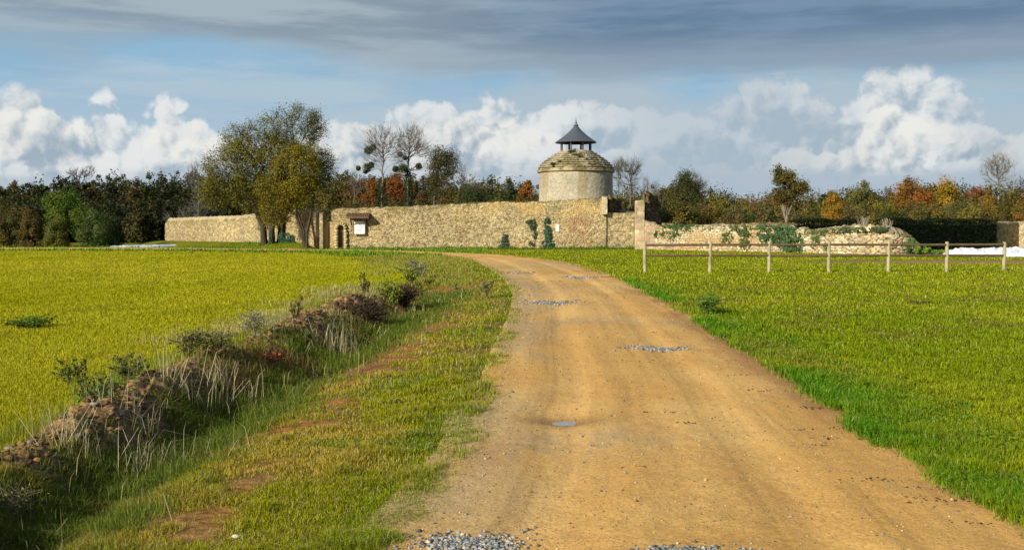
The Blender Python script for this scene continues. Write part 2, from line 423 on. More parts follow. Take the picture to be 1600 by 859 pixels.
gc = colmix(gc, darke * 1.6, np.clip(np.exp(-(dr / .46) ** 2) * (tr < .99), 0, 1) * .95)
gc = colmix(gc, np.array([.40, .27, .10]), sstep(rm, -.15, .05))
fr = G(1530, 410); gc = colmix(gc, np.array([.30, .17, .09]), np.exp(-((gxx - fr[0]) / 9) ** 2 - ((gyy - fr[1] - 1) / 3.0) ** 4) * .9)
tkx, tky = G(1440, 410); gc = colmix(gc, np.array([.30, .20, .10]), np.exp(-((gxx - tkx) / 5) ** 2 - ((gyy - tky) / .8) ** 2) * .7)
gc *= (.75 + .5 * n3)[:, None]
nx, ny = len(gx), len(gy)
ii = (np.arange(ny - 1)[:, None] * nx + np.arange(nx - 1)[None]).ravel()
def mat_ground():
    m, q = newmat("meadow_ground"); c = attr(q); p = pos(q)
    n = q.noise(p, 9, 6, .7); nb = q.noise(q.vm('MULTIPLY', p, (1, .35, 1)), 2.2, 6, .7)
    c = q.mix(q.ss(n, .3, .7), q.mix(1, c, (.55, .55, .55), 'MULTIPLY'), q.mix(1, c, (1.35, 1.3, 1.3), 'MULTIPLY'))
    c = q.mix(q.m('MULTIPLY', q.ss(nb, .45, .75), .4), c, q.mix(1, c, (.7, .8, .7), 'MULTIPLY'))
    out(q, bsdf(q, c, 1, .05, bump(q, n, 1, .05))); return m
o = mesh_np("meadow_ground", np.c_[gxx, gyy, gz], np.c_[ii, ii + 1, ii + nx + 1, ii + nx], mat_ground(), gc, True)
tag(o, "green and yellow-green meadow ground on both sides of the dirt road", None, None, 'structure')

# ------------------------------------------------------------------ dirt road
def smooth_line(L, k=8):
    # Catmull-Rom
    P0 = np.vstack([2 * L[0] - L[1], L, 2 * L[-1] - L[-2]]); o_ = []
    for i in range(1, len(P0) - 2):
        for t in np.linspace(0, 1, k, endpoint=False):
            a, b, c, d = P0[i - 1:i + 3]
            o_.append(.5 * ((2 * b) + (c - a) * t + (2 * a - 5 * b + 4 * c - d) * t * t + (3 * b - a - 3 * c + d) * t ** 3))
    o_.append(L[-1]); return np.array(o_)
def along(L, n):
    return np.r_[0, np.cumsum(np.hypot(*np.diff(L, axis=0).T))]
# rows straight across while the road runs away from us, then by share of length round the bend
YB = 45.0
LL = smooth_line(RL, 30); RRs = smooth_line(RR, 30)
ya = np.r_[np.linspace(-25, 3, 60), 3 + np.linspace(0, 1, 760)[1:] ** 1.7 * (YB - 3)]
pa = np.c_[np.interp(ya, LL[:, 1], LL[:, 0]), ya]; pb = np.c_[np.interp(ya, RRs[:, 1], RRs[:, 0]), ya]
def rest_of(L):
    k = np.argmax(L[:, 1] > YB); T = np.vstack([[np.interp(YB, L[:, 1], L[:, 0]), YB], L[k:]]); d = along(T, 0); t = np.linspace(0, 1, 260)[1:] * d[-1]
    return np.c_[np.interp(t, d, T[:, 0]), np.interp(t, d, T[:, 1])]
pa = np.vstack([pa, rest_of(LL)]); pb = np.vstack([pb, rest_of(RRs)]); rows = np.arange(len(pa))
for _ in range(8):
    pa[1:-1] = .25 * pa[:-2] + .5 * pa[1:-1] + .25 * pa[2:]; pb[1:-1] = .25 * pb[:-2] + .5 * pb[1:-1] + .25 * pb[2:]
NC = 150; s_ = np.linspace(-.13, 1.13, NC)
V = pa[:, None, :] * (1 - s_[None, :, None]) + pb[:, None, :] * s_[None, :, None]
rx, ry = V[..., 0].ravel(), V[..., 1].ravel(); S_ = np.tile(s_, len(rows))
rz = .012 + .03 * np.sin(np.clip(S_, 0, 1) * math.pi) - .026 * np.exp(-((S_ - .25) / .07) ** 2) - .026 * np.exp(-((S_ - .68) / .07) ** 2) + .006 * (fbm(S_ * 40, ry * .3, 2, 59) - .5)
rz += .02 * (fbm(rx * .9, ry * .9, 3, 3) - .5) + .010 * (fbm(rx * 6, ry * 6, 3, 4) - .5)
rz -= .10 * sstep(S_, -.07, -.13) + .10 * sstep(S_, 1.07, 1.13)
pxu, pyu = G(885, 657); rz -= .035 * np.exp(-((rx - pxu) / .30) ** 2 - ((ry - pyu) / .24) ** 2)
ROADV = (rx, ry, rz)
base = np.array([.58, .335, .105]); c = np.tile(base, (len(rx), 1))
nA = fbm(rx * .7, ry * .35, 4, 51); nB = fbm(rx * 2.5, ry * .8, 4, 52); nC = fbm(rx * 9, ry * 3, 3, 53)
c = colmix(c, np.array([.66, .41, .15]), sstep(nA, .35, .65))
c = colmix(c, np.array([.50, .27, .09]), sstep(nB, .5, .8) * .5)
gl = sstep(S_, .34, .0) * sstep(fbm(rx * .9, ry * .5, 4, 54) , .38, .62) * (ry < 60)
for a, b, w, h_ in [(760, 700, 1.0, .9), (900, 690, .9, .5), (830, 690, .6, .5), (820, 450, 1.5, 3.5), (830, 508, .8, .6), (905, 505, 1.6, .8), (1080, 505, .7, .6), (860, 415, 2.5, 6), (960, 685, .45, .3), (780, 640, .5, .9)]:
    qx, qy = G(a, b); gl = np.maximum(gl, .9 * np.exp(-((rx - qx) / w) ** 2 - ((ry - qy) / h_) ** 2) * sstep(nC, .2, .6))
c = colmix(c, np.array([.33, .28, .20]), np.clip(gl, 0, 1) * .55)
c *= (1 + .30 * (fbm(S_ * 34, ry * .22 + 3, 3, 58) - .5))[:, None]
c = colmix(c, np.array([.20, .11, .045]), np.exp(-((rx - pxu) / .42) ** 2 - ((ry - pyu) / .26) ** 2) * .8)
c = colmix(c, np.array([.30, .155, .06]), sstep(S_, .80, 1.0) * sstep(nB, .3, .7) * .8)
# tyre tracks: slightly paler and firmer
c *= (1 + .13 * np.exp(-((S_ - .25) / .06) ** 2) + .13 * np.exp(-((S_ - .68) / .06) ** 2) - .05)[:, None]
for sc_ in (.155, .185, .60, .77, .80): c *= (1 - .16 * np.exp(-((S_ - sc_ - .012 * (fbm(ry * .15, ry * 0, 2, int(sc_ * 1000)) - .5)) / .006) ** 2) * sstep(fbm(ry * .7, S_ * 0 + sc_ * 9, 2, 60), .4, .6))[:, None]
c = c * np.array([.93, .93, .86])
ii = (np.arange(len(rows) - 1)[:, None] * NC + np.arange(NC - 1)[None]).ravel()
def mat_road():
    m, q = newmat("sandy_dirt"); c = attr(q); p = pos(q)
    n = q.noise(p, 38, 6, .75); n2 = q.noise(p, 6, 6, .7); streak = q.noise(q.vm('MULTIPLY', p, (9, .9, 1)), 3, 5, .6)
    v = q.n('ShaderNodeTexVoronoi'); q.set(v.inputs['Vector'], p); v.inputs['Scale'].default_value = 34
    peb = q.ss(v.outputs['Distance'], .30, .12); sel = q.ss(q.noise(p, 3.1, 4, .7), .42, .62)
    c = q.mix(q.ss(n, .3, .72), q.mix(1, c, (.70, .65, .58), 'MULTIPLY'), q.mix(1, c, (1.18, 1.18, 1.18), 'MULTIPLY'))
    c = q.mix(q.m('MULTIPLY', q.ss(n2, .5, .75), .25), c, q.mix(1, c, (.68, .6, .5), 'MULTIPLY'))
    c = q.mix(q.m('MULTIPLY', q.ss(streak, .5, .72), .30), c, q.mix(1, c, (.7, .66, .6), 'MULTIPLY'))
    c = q.mix(q.m('MULTIPLY', q.m('MULTIPLY', peb, sel), .6), c, q.mix(v.outputs['Color'], (.12, .09, .06), (.55, .45, .33)))
    g2 = q.noise(p, 110, 4, .8); c = q.mix(q.m('MULTIPLY', q.ss(g2, .52, .72), .5), c, q.mix(1, c, (.6, .55, .48), 'MULTIPLY')); c = q.mix(q.m('MULTIPLY', q.ss(g2, .46, .30), .5), c, q.mix(1, c, (1.3, 1.3, 1.35), 'MULTIPLY'))
    h = q.m('ADD', q.m('MULTIPLY', n, .6), q.m('ADD', q.m('MULTIPLY', peb, sel), q.m('MULTIPLY', n2, 1.2)))
    out(q, bsdf(q, c, .95, .15, bump(q, h, .8, .012))); return m
o = mesh_np("dirt_road", np.c_[rx, ry, rz], np.c_[ii, ii + 1, ii + NC + 1, ii + NC], mat_road(), c, True)
tag(o, "sandy orange dirt road curving left towards the stone wall", None, None, 'structure')
# quick height lookup on the road
def road_z(x, y):
    o_ = np.empty(len(x))
    for i in range(len(x)):
        j = np.argmin((rx - x[i]) ** 2 + (ry - y[i]) ** 2); o_[i] = rz[j]
    return o_

# ------------------------------------------------------------------ rocks / pebbles (vectorised octa-lumps)
_ico = None
def ico():
    global _ico
    if _ico is None:
        t = (1 + 5 ** .5) / 2
        v = np.array([(-1, t, 0), (1, t, 0), (-1, -t, 0), (1, -t, 0), (0, -1, t), (0, 1, t), (0, -1, -t), (0, 1, -t), (t, 0, -1), (t, 0, 1), (-t, 0, -1), (-t, 0, 1)], float); v /= np.linalg.norm(v[0])
        f = np.array([(0, 11, 5), (0, 5, 1), (0, 1, 7), (0, 7, 10), (0, 10, 11), (1, 5, 9), (5, 11, 4), (11, 10, 2), (10, 7, 6), (7, 1, 8), (3, 9, 4), (3, 4, 2), (3, 2, 6), (3, 6, 8), (3, 8, 9), (4, 9, 5), (2, 4, 11), (6, 2, 10), (8, 6, 7), (9, 8, 1)])
        _ico = (v, f)
    return _ico
def lumps(name, x, y, z, size, cols, mat, flat=.6, parent=None, jit=.35):
    v, f = ico(); n = len(x)
    ang = rng.uniform(0, 6.28, n); sc = rng.uniform(.6, 1.3, (n, 3)) * size[:, None]; sc[:, 2] *= flat
    vv = v[None] * (1 + rng.uniform(-jit, jit, (n, 12, 1))) * sc[:, None, :]
    ca, sa = np.cos(ang)[:, None], np.sin(ang)[:, None]
    xx = vv[..., 0] * ca - vv[..., 1] * sa; yy = vv[..., 0] * sa + vv[..., 1] * ca
    V = np.stack([xx + x[:, None], yy + y[:, None], vv[..., 2] + z[:, None]], -1).reshape(-1, 3)
    Fc = (f[None] + 12 * np.arange(n)[:, None, None]).reshape(-1, 3)
    return mesh_np(name, V, Fc, mat, np.repeat(cols, 12, 0), False, parent)
def gravel_patch(px, py, w, d, n, s0, label, c0=(.20, .215, .23)):
    cx, cy = G(px, py); a = rng.uniform(0, 6.28, n); r = np.abs(rng.normal(0, .5, n))
    x = cx + np.cos(a) * r * w; y = cy + np.sin(a) * r * d * (1 + .2 * np.sin(3 * a)); s = rng.uniform(.3, 1.3, n) * s0 * .85
    cols = (np.array(c0) + np.where(rng.random((n, 1)) < .25, [[.10, .05, -.02]], [[0, 0, 0.]])) * rng.uniform(.4, 1.8, (n, 1)) * rng.uniform(.93, 1.07, (n, 3))
    o = lumps("gravel", x, y, road_z(x, y) + s * .35, s, cols, M_STONE, .7); tag(o, label, None, None, 'stuff')
gravel_patch(730, 856, .34, .20, 1500, .014, "pile of blue-grey gravel at the road's left edge in the foreground")
gravel_patch(1065, 872, .36, .12, 500, .014, "strip of grey gravel at the bottom edge of the road's middle")
gravel_patch(1025, 548, .50, .30, 1000, .018, "grey gravel filling a pothole right of the road's middle")
gravel_patch(865, 474, .62, .62, 900, .026, "grey gravel filling a pothole on the left of the road")
gravel_patch(908, 435, .75, 1.3, 600, .034, "grey gravel patch on the road where it starts to bend", (.24, .235, .22))
gravel_patch(810, 427, .8, 1.0, 500, .034, "grey gravel patch at the inner edge of the road's bend", (.24, .235, .22))
# loose pebbles and crumbs
n = 11000; t = rng.uniform(0, 1, n) ** 1.5; yy = 4.6 + t * 26; li = np.interp(yy, RL[1:11, 1], RL[1:11, 0]); ri = np.interp(yy, RR[1:11, 1], RR[1:11, 0])
u = rng.uniform(0, 1, n); u = np.where(rng.random(n) < .45, u ** 2.2, u); xx = li + (ri - li) * u
s = (.0025 + .005 * rng.random(n) ** 4) * (1 + yy * .05)
keep = road_mask(xx, yy) > .03; xx, yy, s, u = xx[keep], yy[keep], s[keep], u[keep]; n = len(xx)
cols = np.where(rng.random((n, 1)) < .45, np.array([[.23, .22, .21]]), np.array([[.42, .30, .17]])) * rng.uniform(.4, 1.5, (n, 1))
big = rng.random(n) < .01; s = np.where(big, s * 2.0, s)
o = lumps("pebbles", xx, yy, road_z(xx, yy) + s * .3, s, cols, M_STONE, .7); tag(o, "small loose pebbles scattered over the dirt road", None, None, 'stuff')
xs, ys, ss_, cs = [], [], [], []
for a, b, k_, w in [(1285, 640, 30, .14), (1245, 640, 10, .1), (1350, 672, 40, .16), (1300, 690, 12, .12), (1290, 702, 10, .1), (1370, 756, 26, .12), (1450, 768, 10, .1), (1478, 788, 30, .16), (1525, 823, 14, .1), (1120, 533, 14, .2), (1150, 567, 10, .2), (1190, 613, 14, .15), (1160, 588, 10, .2), (1260, 676, 8, .1), (1000, 737, 8, .05), (985, 530, 12, .3), (880, 441, 40, .5), (965, 570, 14, .2), (1025, 650, 14, .12), (1070, 667, 14, .1), (700, 716, 20, .2)]:
    cx, cy = G(a, b); xs += list(cx + rng.normal(0, w, k_)); ys += list(cy + rng.normal(0, w * .3, k_)); ss_ += list(rng.uniform(.003, .009, k_) * (1 + cy * .04))
xs, ys, ss_ = map(np.array, (xs, ys, ss_)); ok = road_mask(xs, ys) > 0; xs, ys, ss_ = xs[ok], ys[ok], ss_[ok]
o = lumps("dirt_crumbs", xs, ys, road_z(xs, ys) + ss_ * .3, ss_, np.tile([[.075, .045, .025]], (len(xs), 1)) * rng.uniform(.6, 1.5, (len(xs), 1)), M_STONE, .5)
tag(o, "dark crumbs of mud and dead leaves lying on the road", None, None, 'stuff')
# puddle
m, qq = newmat("puddle_water"); b_ = qq.n('ShaderNodeBsdfPrincipled'); b_.inputs['Base Color'].default_value = (.34, .30, .25, 1); b_.inputs['Roughness'].default_value = .06; b_.inputs['Specular IOR Level'].default_value = 1.0; out(qq, b_.outputs[0])
v = [(pxu, pyu, 0)]; K = 40
zp = float(rz[(np.abs(rx - pxu) < .3) & (np.abs(ry - pyu) < .3)].min()) + .0065
for i in range(K):
    a = 6.283 * i / K; r = 1 + .22 * math.sin(2 * a + 1) + .12 * math.sin(5 * a); v.append((pxu + .13 * r * math.cos(a), pyu + .13 * r * math.sin(a), 0))
v = [(x_, y_, zp) for x_, y_, _ in v]
me = bpy.data.meshes.new("puddle"); me.from_pydata(v, [], [(0, i + 1, (i + 1) % K + 1) for i in range(K)]); me.materials.append(m)
tag(link(bpy.data.objects.new("puddle", me)), "small shallow puddle in the middle of the dirt road", None, None, 'structure')

# ------------------------------------------------------------------ earth bank (heap along the ditch)
def earth_bank():
    L = smooth_line(RIDGE, 60); d = along(L, 0); T = d[-1]; V = []; C = []
    ts = np.linspace(0, 1, 1100) ** 1.5 * T; px_ = np.interp(ts, d, L[:, 0]); py_ = np.interp(ts, d, L[:, 1])
    tx, ty = np.gradient(px_), np.gradient(py_); ll = np.hypot(tx, ty); nx_, ny_ = ty / ll, -tx / ll       # to the right
    m_ = 46; ws = np.linspace(-1, 1, m_)
    W_ = .44 + .015 * py_
    x = px_[:, None] + nx_[:, None] * ws[None] * W_[:, None]; y = py_[:, None] + ny_[:, None] * ws[None] * W_[:, None]
    x, y = x.ravel(), y.ravel(); w = np.tile(ws, len(ts)); t = np.repeat(ts / T, m_)
    env = np.clip(1 - np.abs(w) ** 2.2, 0, 1)
    k_ = 1 + .02 * y
    f1, f2, idv = cells(x + .3 * fbm(x * 3, y * 3, 3, 8), y, .11, .11, 90)
    f1b, f2b, idb = cells(x, y, .055, .055, 95)
    h = .15 * (fbm(x * 2.6, y * 2.6, 5, 71) - .40) + .055 * idv * np.clip(1 - f1 ** 2, 0, 1) + .030 * idb * np.clip(1 - f1b, 0, 1)
    big_ = sstep(fbm(x * .55, y * .55, 3, 72), .35, .6)
    z = ground_h(x, y) - .06 + env * (h * (1 + .025 * y) * (.5 + .6 * big_) + .05 + .05 * big_) * sstep(t, 1.0, .93)
    c = np.tile([[.20, .115, .055]], (len(x), 1)) * (.5 + 1.0 * idv[:, None]) * (.8 + .5 * idb[:, None])
    c = colmix(c, np.array([.09, .055, .03]), sstep(fbm(x * 3, y * 3, 4, 73), .45, .65) * .8)
    c = colmix(c, np.array([.34, .23, .11]), sstep(idv, .8, .95) * .7)
    ii = (np.arange(len(ts) - 1)[:, None] * m_ + np.arange(m_ - 1)[None]).ravel()
    o = mesh_np("earth_bank", np.c_[x, y, z], np.c_[ii, ii + m_, ii + m_ + 1, ii + 1], M_SOILV, c, False)
    tag(o, "crumbly brown bank of dug-out earth between the field and the ditch", None, None, 'structure')
    n = 8000; i = rng.integers(0, len(x), n); sel = (env[i] > .25); i = i[sel]; n = len(i)
    s = (.007 + .032 * rng.random(n) ** 2.8) * (1 + .02 * y[i])
    cols = np.where(rng.random((n, 1)) < .10, np.array([[.22, .21, .19]]), np.array([[.215, .13, .06]])) * rng.uniform(.35, 1.6, (n, 1))
    o = lumps("earth_clods", x[i], y[i], z[i] + s * .2, s, cols, M_SOILV, .5, None, .55); tag(o, "brown clods and stones piled on the earth bank", None, None, 'stuff')
    return x, y, z, env, t
BX, BY, BZ, BENV, BT = earth_bank()

# ------------------------------------------------------------------ stone walls
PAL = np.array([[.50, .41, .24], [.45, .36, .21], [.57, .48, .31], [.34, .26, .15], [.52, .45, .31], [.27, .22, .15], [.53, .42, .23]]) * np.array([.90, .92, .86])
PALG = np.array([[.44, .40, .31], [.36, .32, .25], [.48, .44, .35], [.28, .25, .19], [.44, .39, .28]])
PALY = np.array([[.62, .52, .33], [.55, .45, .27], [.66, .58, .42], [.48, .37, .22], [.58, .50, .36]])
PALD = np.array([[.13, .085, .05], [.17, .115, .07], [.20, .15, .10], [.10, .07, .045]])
def stone_wall(name, pts, top, thick, cw, ch, pal, res=.06, depth=.035, mortar=(.24, .19, .12), base=-.1, seed=0, recess=None, tint=None, rag=.08, round_top=.3, parent=None, capc=None):
    pts = np.array(pts, float); L = pts
    d = np.r_[0, np.cumsum(np.hypot(*np.diff(L, axis=0).T))]; T = d[-1]
    nu = max(4, int(T / res)); u = np.linspace(0, T, nu)
    ex = 3; uu = np.r_[[0] * ex, u, [T] * ex]; tk = np.r_[np.linspace(.02, .85, ex), np.ones(nu), np.linspace(.85, .02, ex)]
    X_ = np.interp(uu, d, L[:, 0]); Y_ = np.interp(uu, d, L[:, 1])
    tx, ty = np.interp(uu, d, np.gradient(L[:, 0], d) if len(L) > 1 else 1), np.interp(uu, d, np.gradient(L[:, 1], d))
    # piecewise tangents
    seg = np.clip(np.searchsorted(d, uu, side='right') - 1, 0, len(L) - 2); dv = np.diff(L, axis=0); dv /= np.hypot(*dv.T)[:, None]
    tx, ty = dv[seg, 0], dv[seg, 1]; nx_, ny_ = ty, -tx                         # front normal (to the right of direction)
    H = np.array([top(a) for a in uu]) + rag * (fbm(uu * 2.2 + seed, uu * 0, 4, seed + 5) - .5) * 2
    hm = H.max() - base; nv = max(4, int(hm / res)); v = np.linspace(0, 1, nv)
    rows_ = [('f', a) for a in v] + [('t', a) for a in (.2, .4, .6, .8)] + [('b', a) for a in (1, .75, .5, .25, 0)]
    VX, VY, VZ, UU, VV, TT = [], [], [], [], [], []
    for k_, a in rows_:
        if k_ == 'f': z = base + (H - base) * a; o_ = np.full(len(uu), thick / 2.); vv = z; 
        elif k_ == 't': z = H + round_top * thick * math.sin(a * math.pi) * .5; o_ = np.full(len(uu), thick / 2. - a * thick); vv = H + a * thick
        else: z = base + (H - base) * a; o_ = np.full(len(uu), -thick / 2.); vv = H + thick + (H - z)
        o_ = o_ * tk
        VX.append(X_ + nx_ * o_); VY.append(Y_ + ny_ * o_); VZ.append(z); UU.append(uu + (1 - tk) * thick); VV.append(vv); TT.append(np.full(len(uu), 0 if k_ == 'f' else 1))
    VX, VY, VZ, UU, VV, TT = [np.array(a) for a in (VX, VY, VZ, UU, VV, TT)]
    f1, f2, idv = cells(UU + .3 * cw * fbm(UU * 2, VV * 2, 2, seed + 8), VV, cw, ch, seed); e = sstep(f2 - f1, .02, .24)
    disp = depth * e * (.4 + .9 * idv) + depth * .8 * (fbm(UU * 3, VV * 3, 3, seed + 3) - .5)
    NX = np.tile(nx_, (len(rows_), 1)); NY = np.tile(ny_, (len(rows_), 1))
    fr_ = (TT == 0)
    VX = VX + NX * disp * fr_; VY = VY + NY * disp * fr_; VZ = VZ + np.where(fr_, 0, disp)
    if recess is not None:
        rr = recess(UU, VV) * fr_; VX = VX - NX * rr * (thick * .8); VY = VY - NY * rr * (thick * .8)
    c = pal[np.clip((idv * len(pal)).astype(int), 0, len(pal) - 1)] * (.78 + .45 * _h(np.floor(idv * 9999), idv * 0 + 3, 1))[..., None]
    mort = np.array(mortar); c = mort + (c - mort) * e[..., None]
    lo = fbm(UU * .35, VV * .6, 4, seed + 11); c = c * (.72 + .55 * lo)[..., None]
    rel = (VV - base) / np.maximum(H[None] - base, .1)
    c = c * (1 - .35 * sstep(rel, .90, 1.02) * sstep(fbm(UU * 1.2, VV * 0, 3, seed + 2), .35, .6))[..., None]
    g = np.array([.16, .17, .05]); mg = (.55 * sstep(fbm(UU * 1.8, VV * 2.5, 3, seed + 14), .52, .68) * (sstep(rel, .75, 1.0) + .4 * sstep(rel, .12, .0)))[..., None]; c = c + (g - c) * mg
    if tint is not None: c = tint(c, UU, VV, e, idv, seed)
    if capc is not None: c = np.where((TT == 1)[..., None], np.array(capc) * (.7 + .6 * lo[..., None]), c)
    nc = len(uu); nr = len(rows_); ii = (np.arange(nr - 1)[:, None] * nc + np.arange(nc - 1)[None]).ravel()
    return mesh_np(name, np.c_[VX.ravel(), VY.ravel(), VZ.ravel()], np.c_[ii, ii + 1, ii + nc + 1, ii + nc], M_STONE, c.reshape(-1, 3), False, parent)
def ptop(pts, Yf):
    """pts: (px, py) tops; Yf(px): depth"""
    return pts
def wall_from_px(name, spec, thick, *a, **kw):
    """spec: list of (px, y_top, Y)"""
    pts = [(X(p_, Y), Y) for p_, t_, Y in spec]; d = np.r_[0, np.cumsum([math.dist(pts[i], pts[i + 1]) for i in range(len(pts) - 1)])]
    hs = [Z(t_, Y) for p_, t_, Y in spec]
    return stone_wall(name, pts, lambda s_: float(np.interp(s_, d, hs)), thick, *a, **kw), d, pts
def tint_main(c, U, Vv, e, idv, seed):
    c = c.copy()
    w = (np.exp(-((U - 22.6) / 1.3) ** 2 - ((Vv - 2.1) / 1.6) ** 2) * sstep(fbm(U * 1.5, Vv * 1.5, 3, 71), .35, .6))[..., None]
    c = c + (np.array([.30, .15, .085]) - c) * w * .75
    w = (sstep(U, 12.5, 15) * sstep(Vv, 2.6, 3.6) * .5 * sstep(fbm(U * .8, Vv, 3, 72), .35, .6))[..., None]
    c = c + (np.array([.56, .40, .16]) - c) * w
    w = (sstep(fbm(U * .5, Vv * .4, 4, 73), .5, .7) * .5)[..., None]
    return c * (1 - w * np.array([.25, .33, .45]))
aw = 1.0; DOORU = X(533.5, 91) - X(521, 91.4)
def arch(U, Vv, cu, hw, zt):
    inn = (np.abs(U - cu) < hw) & (Vv < zt - hw * 1.5)
    head = (Vv >= zt - hw * 1.5) & (((np.abs(U - cu) / hw) ** 1.6 + (np.clip(Vv - (zt - hw * 1.5), 0, 9) / (hw * 1.5)) ** 1.6) < 1)
    return (inn | head)
zt = Z(351, 91)
mainw, dmw, pmw = wall_from_px("wall", [(521, 331, 91.4), (527, 328, 91.3), (600, 326.5, 91), (700, 322, 91), (760, 318, 91), (840, 318, 91), (880, 316, 91), (935, 312, 91), (947, 310, 91)], .7, .19, .13, PAL, .04, .055, seed=11,
                     recess=lambda U, Vv: arch(U, Vv, DOORU, .25, zt).astype(float), tint=tint_main, rag=.09)
mw = empty("stone_wall", (X(735, 91), 91, 0))
def child(o, p, name=None):
    o.parent = p; o.matrix_parent_inverse = p.matrix_basis.inverted() if False else __import__('mathutils').Matrix.Translation(-Vector(p.location))
    if name: o.name = name
    return o
child(mainw, mw)
low, _, _ = wall_from_px("wall", [(947.5, 334, 91.05), (991.5, 335, 91.05)], .55, .27, .17, PAL, .055, .05, seed=17, rag=.03); child(low, mw)
low["label"] = "lower stretch of wall between the two broken piers"
tag(mw, "long high tan rubble stone wall with an arched doorway, in front of the round tower", "wall")
# broken pier ends
M_STUCCO = mat_stone("dressed_stone", .01, 8)
def quoin(px0, px1, Y, y0, y1, n, parent, pal=PALY, dep=.5):
    x0, x1 = X(px0, Y), X(px1, Y); z0, z1 = Z(y1, Y), Z(y0, Y); V = []; Fc = []; C = []; mb = MB()
    for i in range(n):
        a, b = z0 + (z1 - z0) * i / n, z0 + (z1 - z0) * (i + 1) / n; j = .05 * random.uniform(-1, 1) + (.04 if i % 2 else 0)
        mb.box((x0 + random.uniform(-.01, .01), Y - .03 + random.uniform(-.01, .01), a + .008), (x1 + j, Y + dep, b - .008))
    c = np.repeat(pal[rng.integers(0, len(pal), n)] * rng.uniform(.85, 1.1, (n, 1)), 8, 0)
    o = mesh_np("quoin", mb.v, mb.f, M_STUCCO, c); child(o, parent); return o
qo, _, _ = wall_from_px('quoin', [(940, 308.5, 90.5), (948.6, 308.5, 90.5)], .6, .5, .34, PALY * .88, .05, .02, (.42, .35, .24), base=Z(335, 90.5), seed=35, rag=.03); child(qo, mw)
rub, _, _ = wall_from_px("broken_core", [(949.3, 308, 91.2), (953, 311, 91.7), (966, 313, 93.4)], .5, .34, .16, PALD, .05, .13, (.05, .035, .025), base=Z(338, 91), seed=23, rag=.22); child(rub, mw)
rub["label"] = "dark broken rubble core at the end of the high stretch"
p2 = empty("ruined_pier", (X(1010, 90.5), 90.5, 0)); tag(p2, "tall broken stone pier with dark ragged rubble core, right end of the long wall", "pier")
PK = np.array([[.52, .42, .29], [.54, .44, .31], [.48, .37, .26], [.52, .40, .28]])
pf, _, _ = wall_from_px('shaft', [(992, 315, 90.35), (1006.5, 314, 90.35)], .5, .55, .34, PK, .05, .025, (.42, .33, .22), seed=33, rag=.04); child(pf, p2)
rub2, _, _ = wall_from_px("broken_core", [(1006.7, 306, 90.9), (1010, 305, 91.4), (1019, 307, 92.4), (1026, 318, 93.3)], .6, .36, .16, PALD * 1.1, .05, .16, (.05, .035, .025), base=Z(352, 91), seed=29, rag=.3); child(rub2, p2)
PINK = np.array([[.50, .38, .27], [.46, .33, .23], [.52, .42, .31]])
lw2, _, _ = wall_from_px("pier_foot", [(1006.8, 346, 90.3), (1015, 348, 90.3), (1024, 349, 90.3), (1030, 353, 90.2)], .6, .5, .3, PINK, .055, .03, (.44, .34, .24), seed=31, rag=.1); child(lw2, p2)
# slope behind the low stretch
mb = MB(); Yb = 92.6
a, b = P(966, 328, Yb), P(993, 334.5, Yb)
mb.v += [(a[0], Yb - .3, a[2]), (b[0], Yb - .3, b[2]), (b[0], Yb + 1.3, b[2] + .25), (a[0], Yb + 1.3, a[2] + .25)]; mb.v += [(x_, y_, z_ - .12) for x_, y_, z_ in mb.v[:4]]
mb.f += [(0, 1, 2, 3), (7, 6, 5, 4), (0, 4, 5, 1), (1, 5, 6, 2), (2, 6, 7, 3), (3, 7, 4, 0)]
mb.tube((a[0] + .1, Yb, 0), (a[0] + .1, Yb, a[2]), .08); mb.tube((b[0] - .1, Yb, 0), (b[0] - .1, Yb, b[2]), .08)
M_TILE = mat_plain("old_clay_tile", (.22, .14, .085), .9, .6, 6)
tag(mb.build("lean_to_roof", M_TILE), "low sloping brown roof between the two broken piers", "lean-to")
# door in the arched doorway
dx = X(533.5, 91); mb = MB(); w_ = .27; hgt = zt - .02
K = 14; top_ = [(dx + w_ * math.cos(t) * 1.0, hgt - w_ * 1.5 + w_ * 1.5 * max(0, math.sin(t)) ** .8) for t in np.linspace(0, math.pi, K)]
prof = [(dx + w_, -.05)] + top_ + [(dx - w_, -.05)]
n_ = len(prof)
for yv in (91.02, 91.10):
    for a, b in prof: mb.v.append((a, yv, b))
mb.f.append(tuple(range(n_))); mb.f.append(tuple(range(2 * n_ - 1, n_ - 1, -1)))
for i in range(n_): j = (i + 1) % n_; mb.f.append((i, n_ + i, n_ + j, j))
child(mb.build("door", M_DARKW), mw)
# arch stones round the doorway
mb = MB(); vs = []
ringp = [(dx + sgn * .36, z) for sgn in (-1,) for z in np.arange(.1, hgt - .4, .22)]
cc_ = []
def blk(cx, cz, w2, h2, ang=0):
    k0 = len(mb.v); ca, sa = math.cos(ang), math.sin(ang); Yd = 90.635
    for yv in (Yd, Yd + .3):
        for a, b in ((-w2, -h2), (w2, -h2), (w2, h2), (-w2, h2)): mb.v.append((cx + a * ca - b * sa, yv + random.uniform(-.01, .01), cz + a * sa + b * ca))
    mb.f.extend([tuple(k0 + i for i in f_) for f_ in ((0, 1, 2, 3), (7, 6, 5, 4), (0, 4, 5, 1), (1, 5, 6, 2), (2, 6, 7, 3), (3, 7, 4, 0))])
for sgn in (-1, 1):
    for i, z in enumerate(np.arange(.12, hgt - .45, .25)): blk(dx + sgn * (.40 + (.05 if i % 2 else 0)), z, .14 + (.03 if i % 2 else 0), .122)
for t in np.linspace(.25, math.pi - .25, 7): blk(dx + .42 * math.cos(t), hgt - .38 + .50 * math.sin(t), .075, .14, t - math.pi / 2)
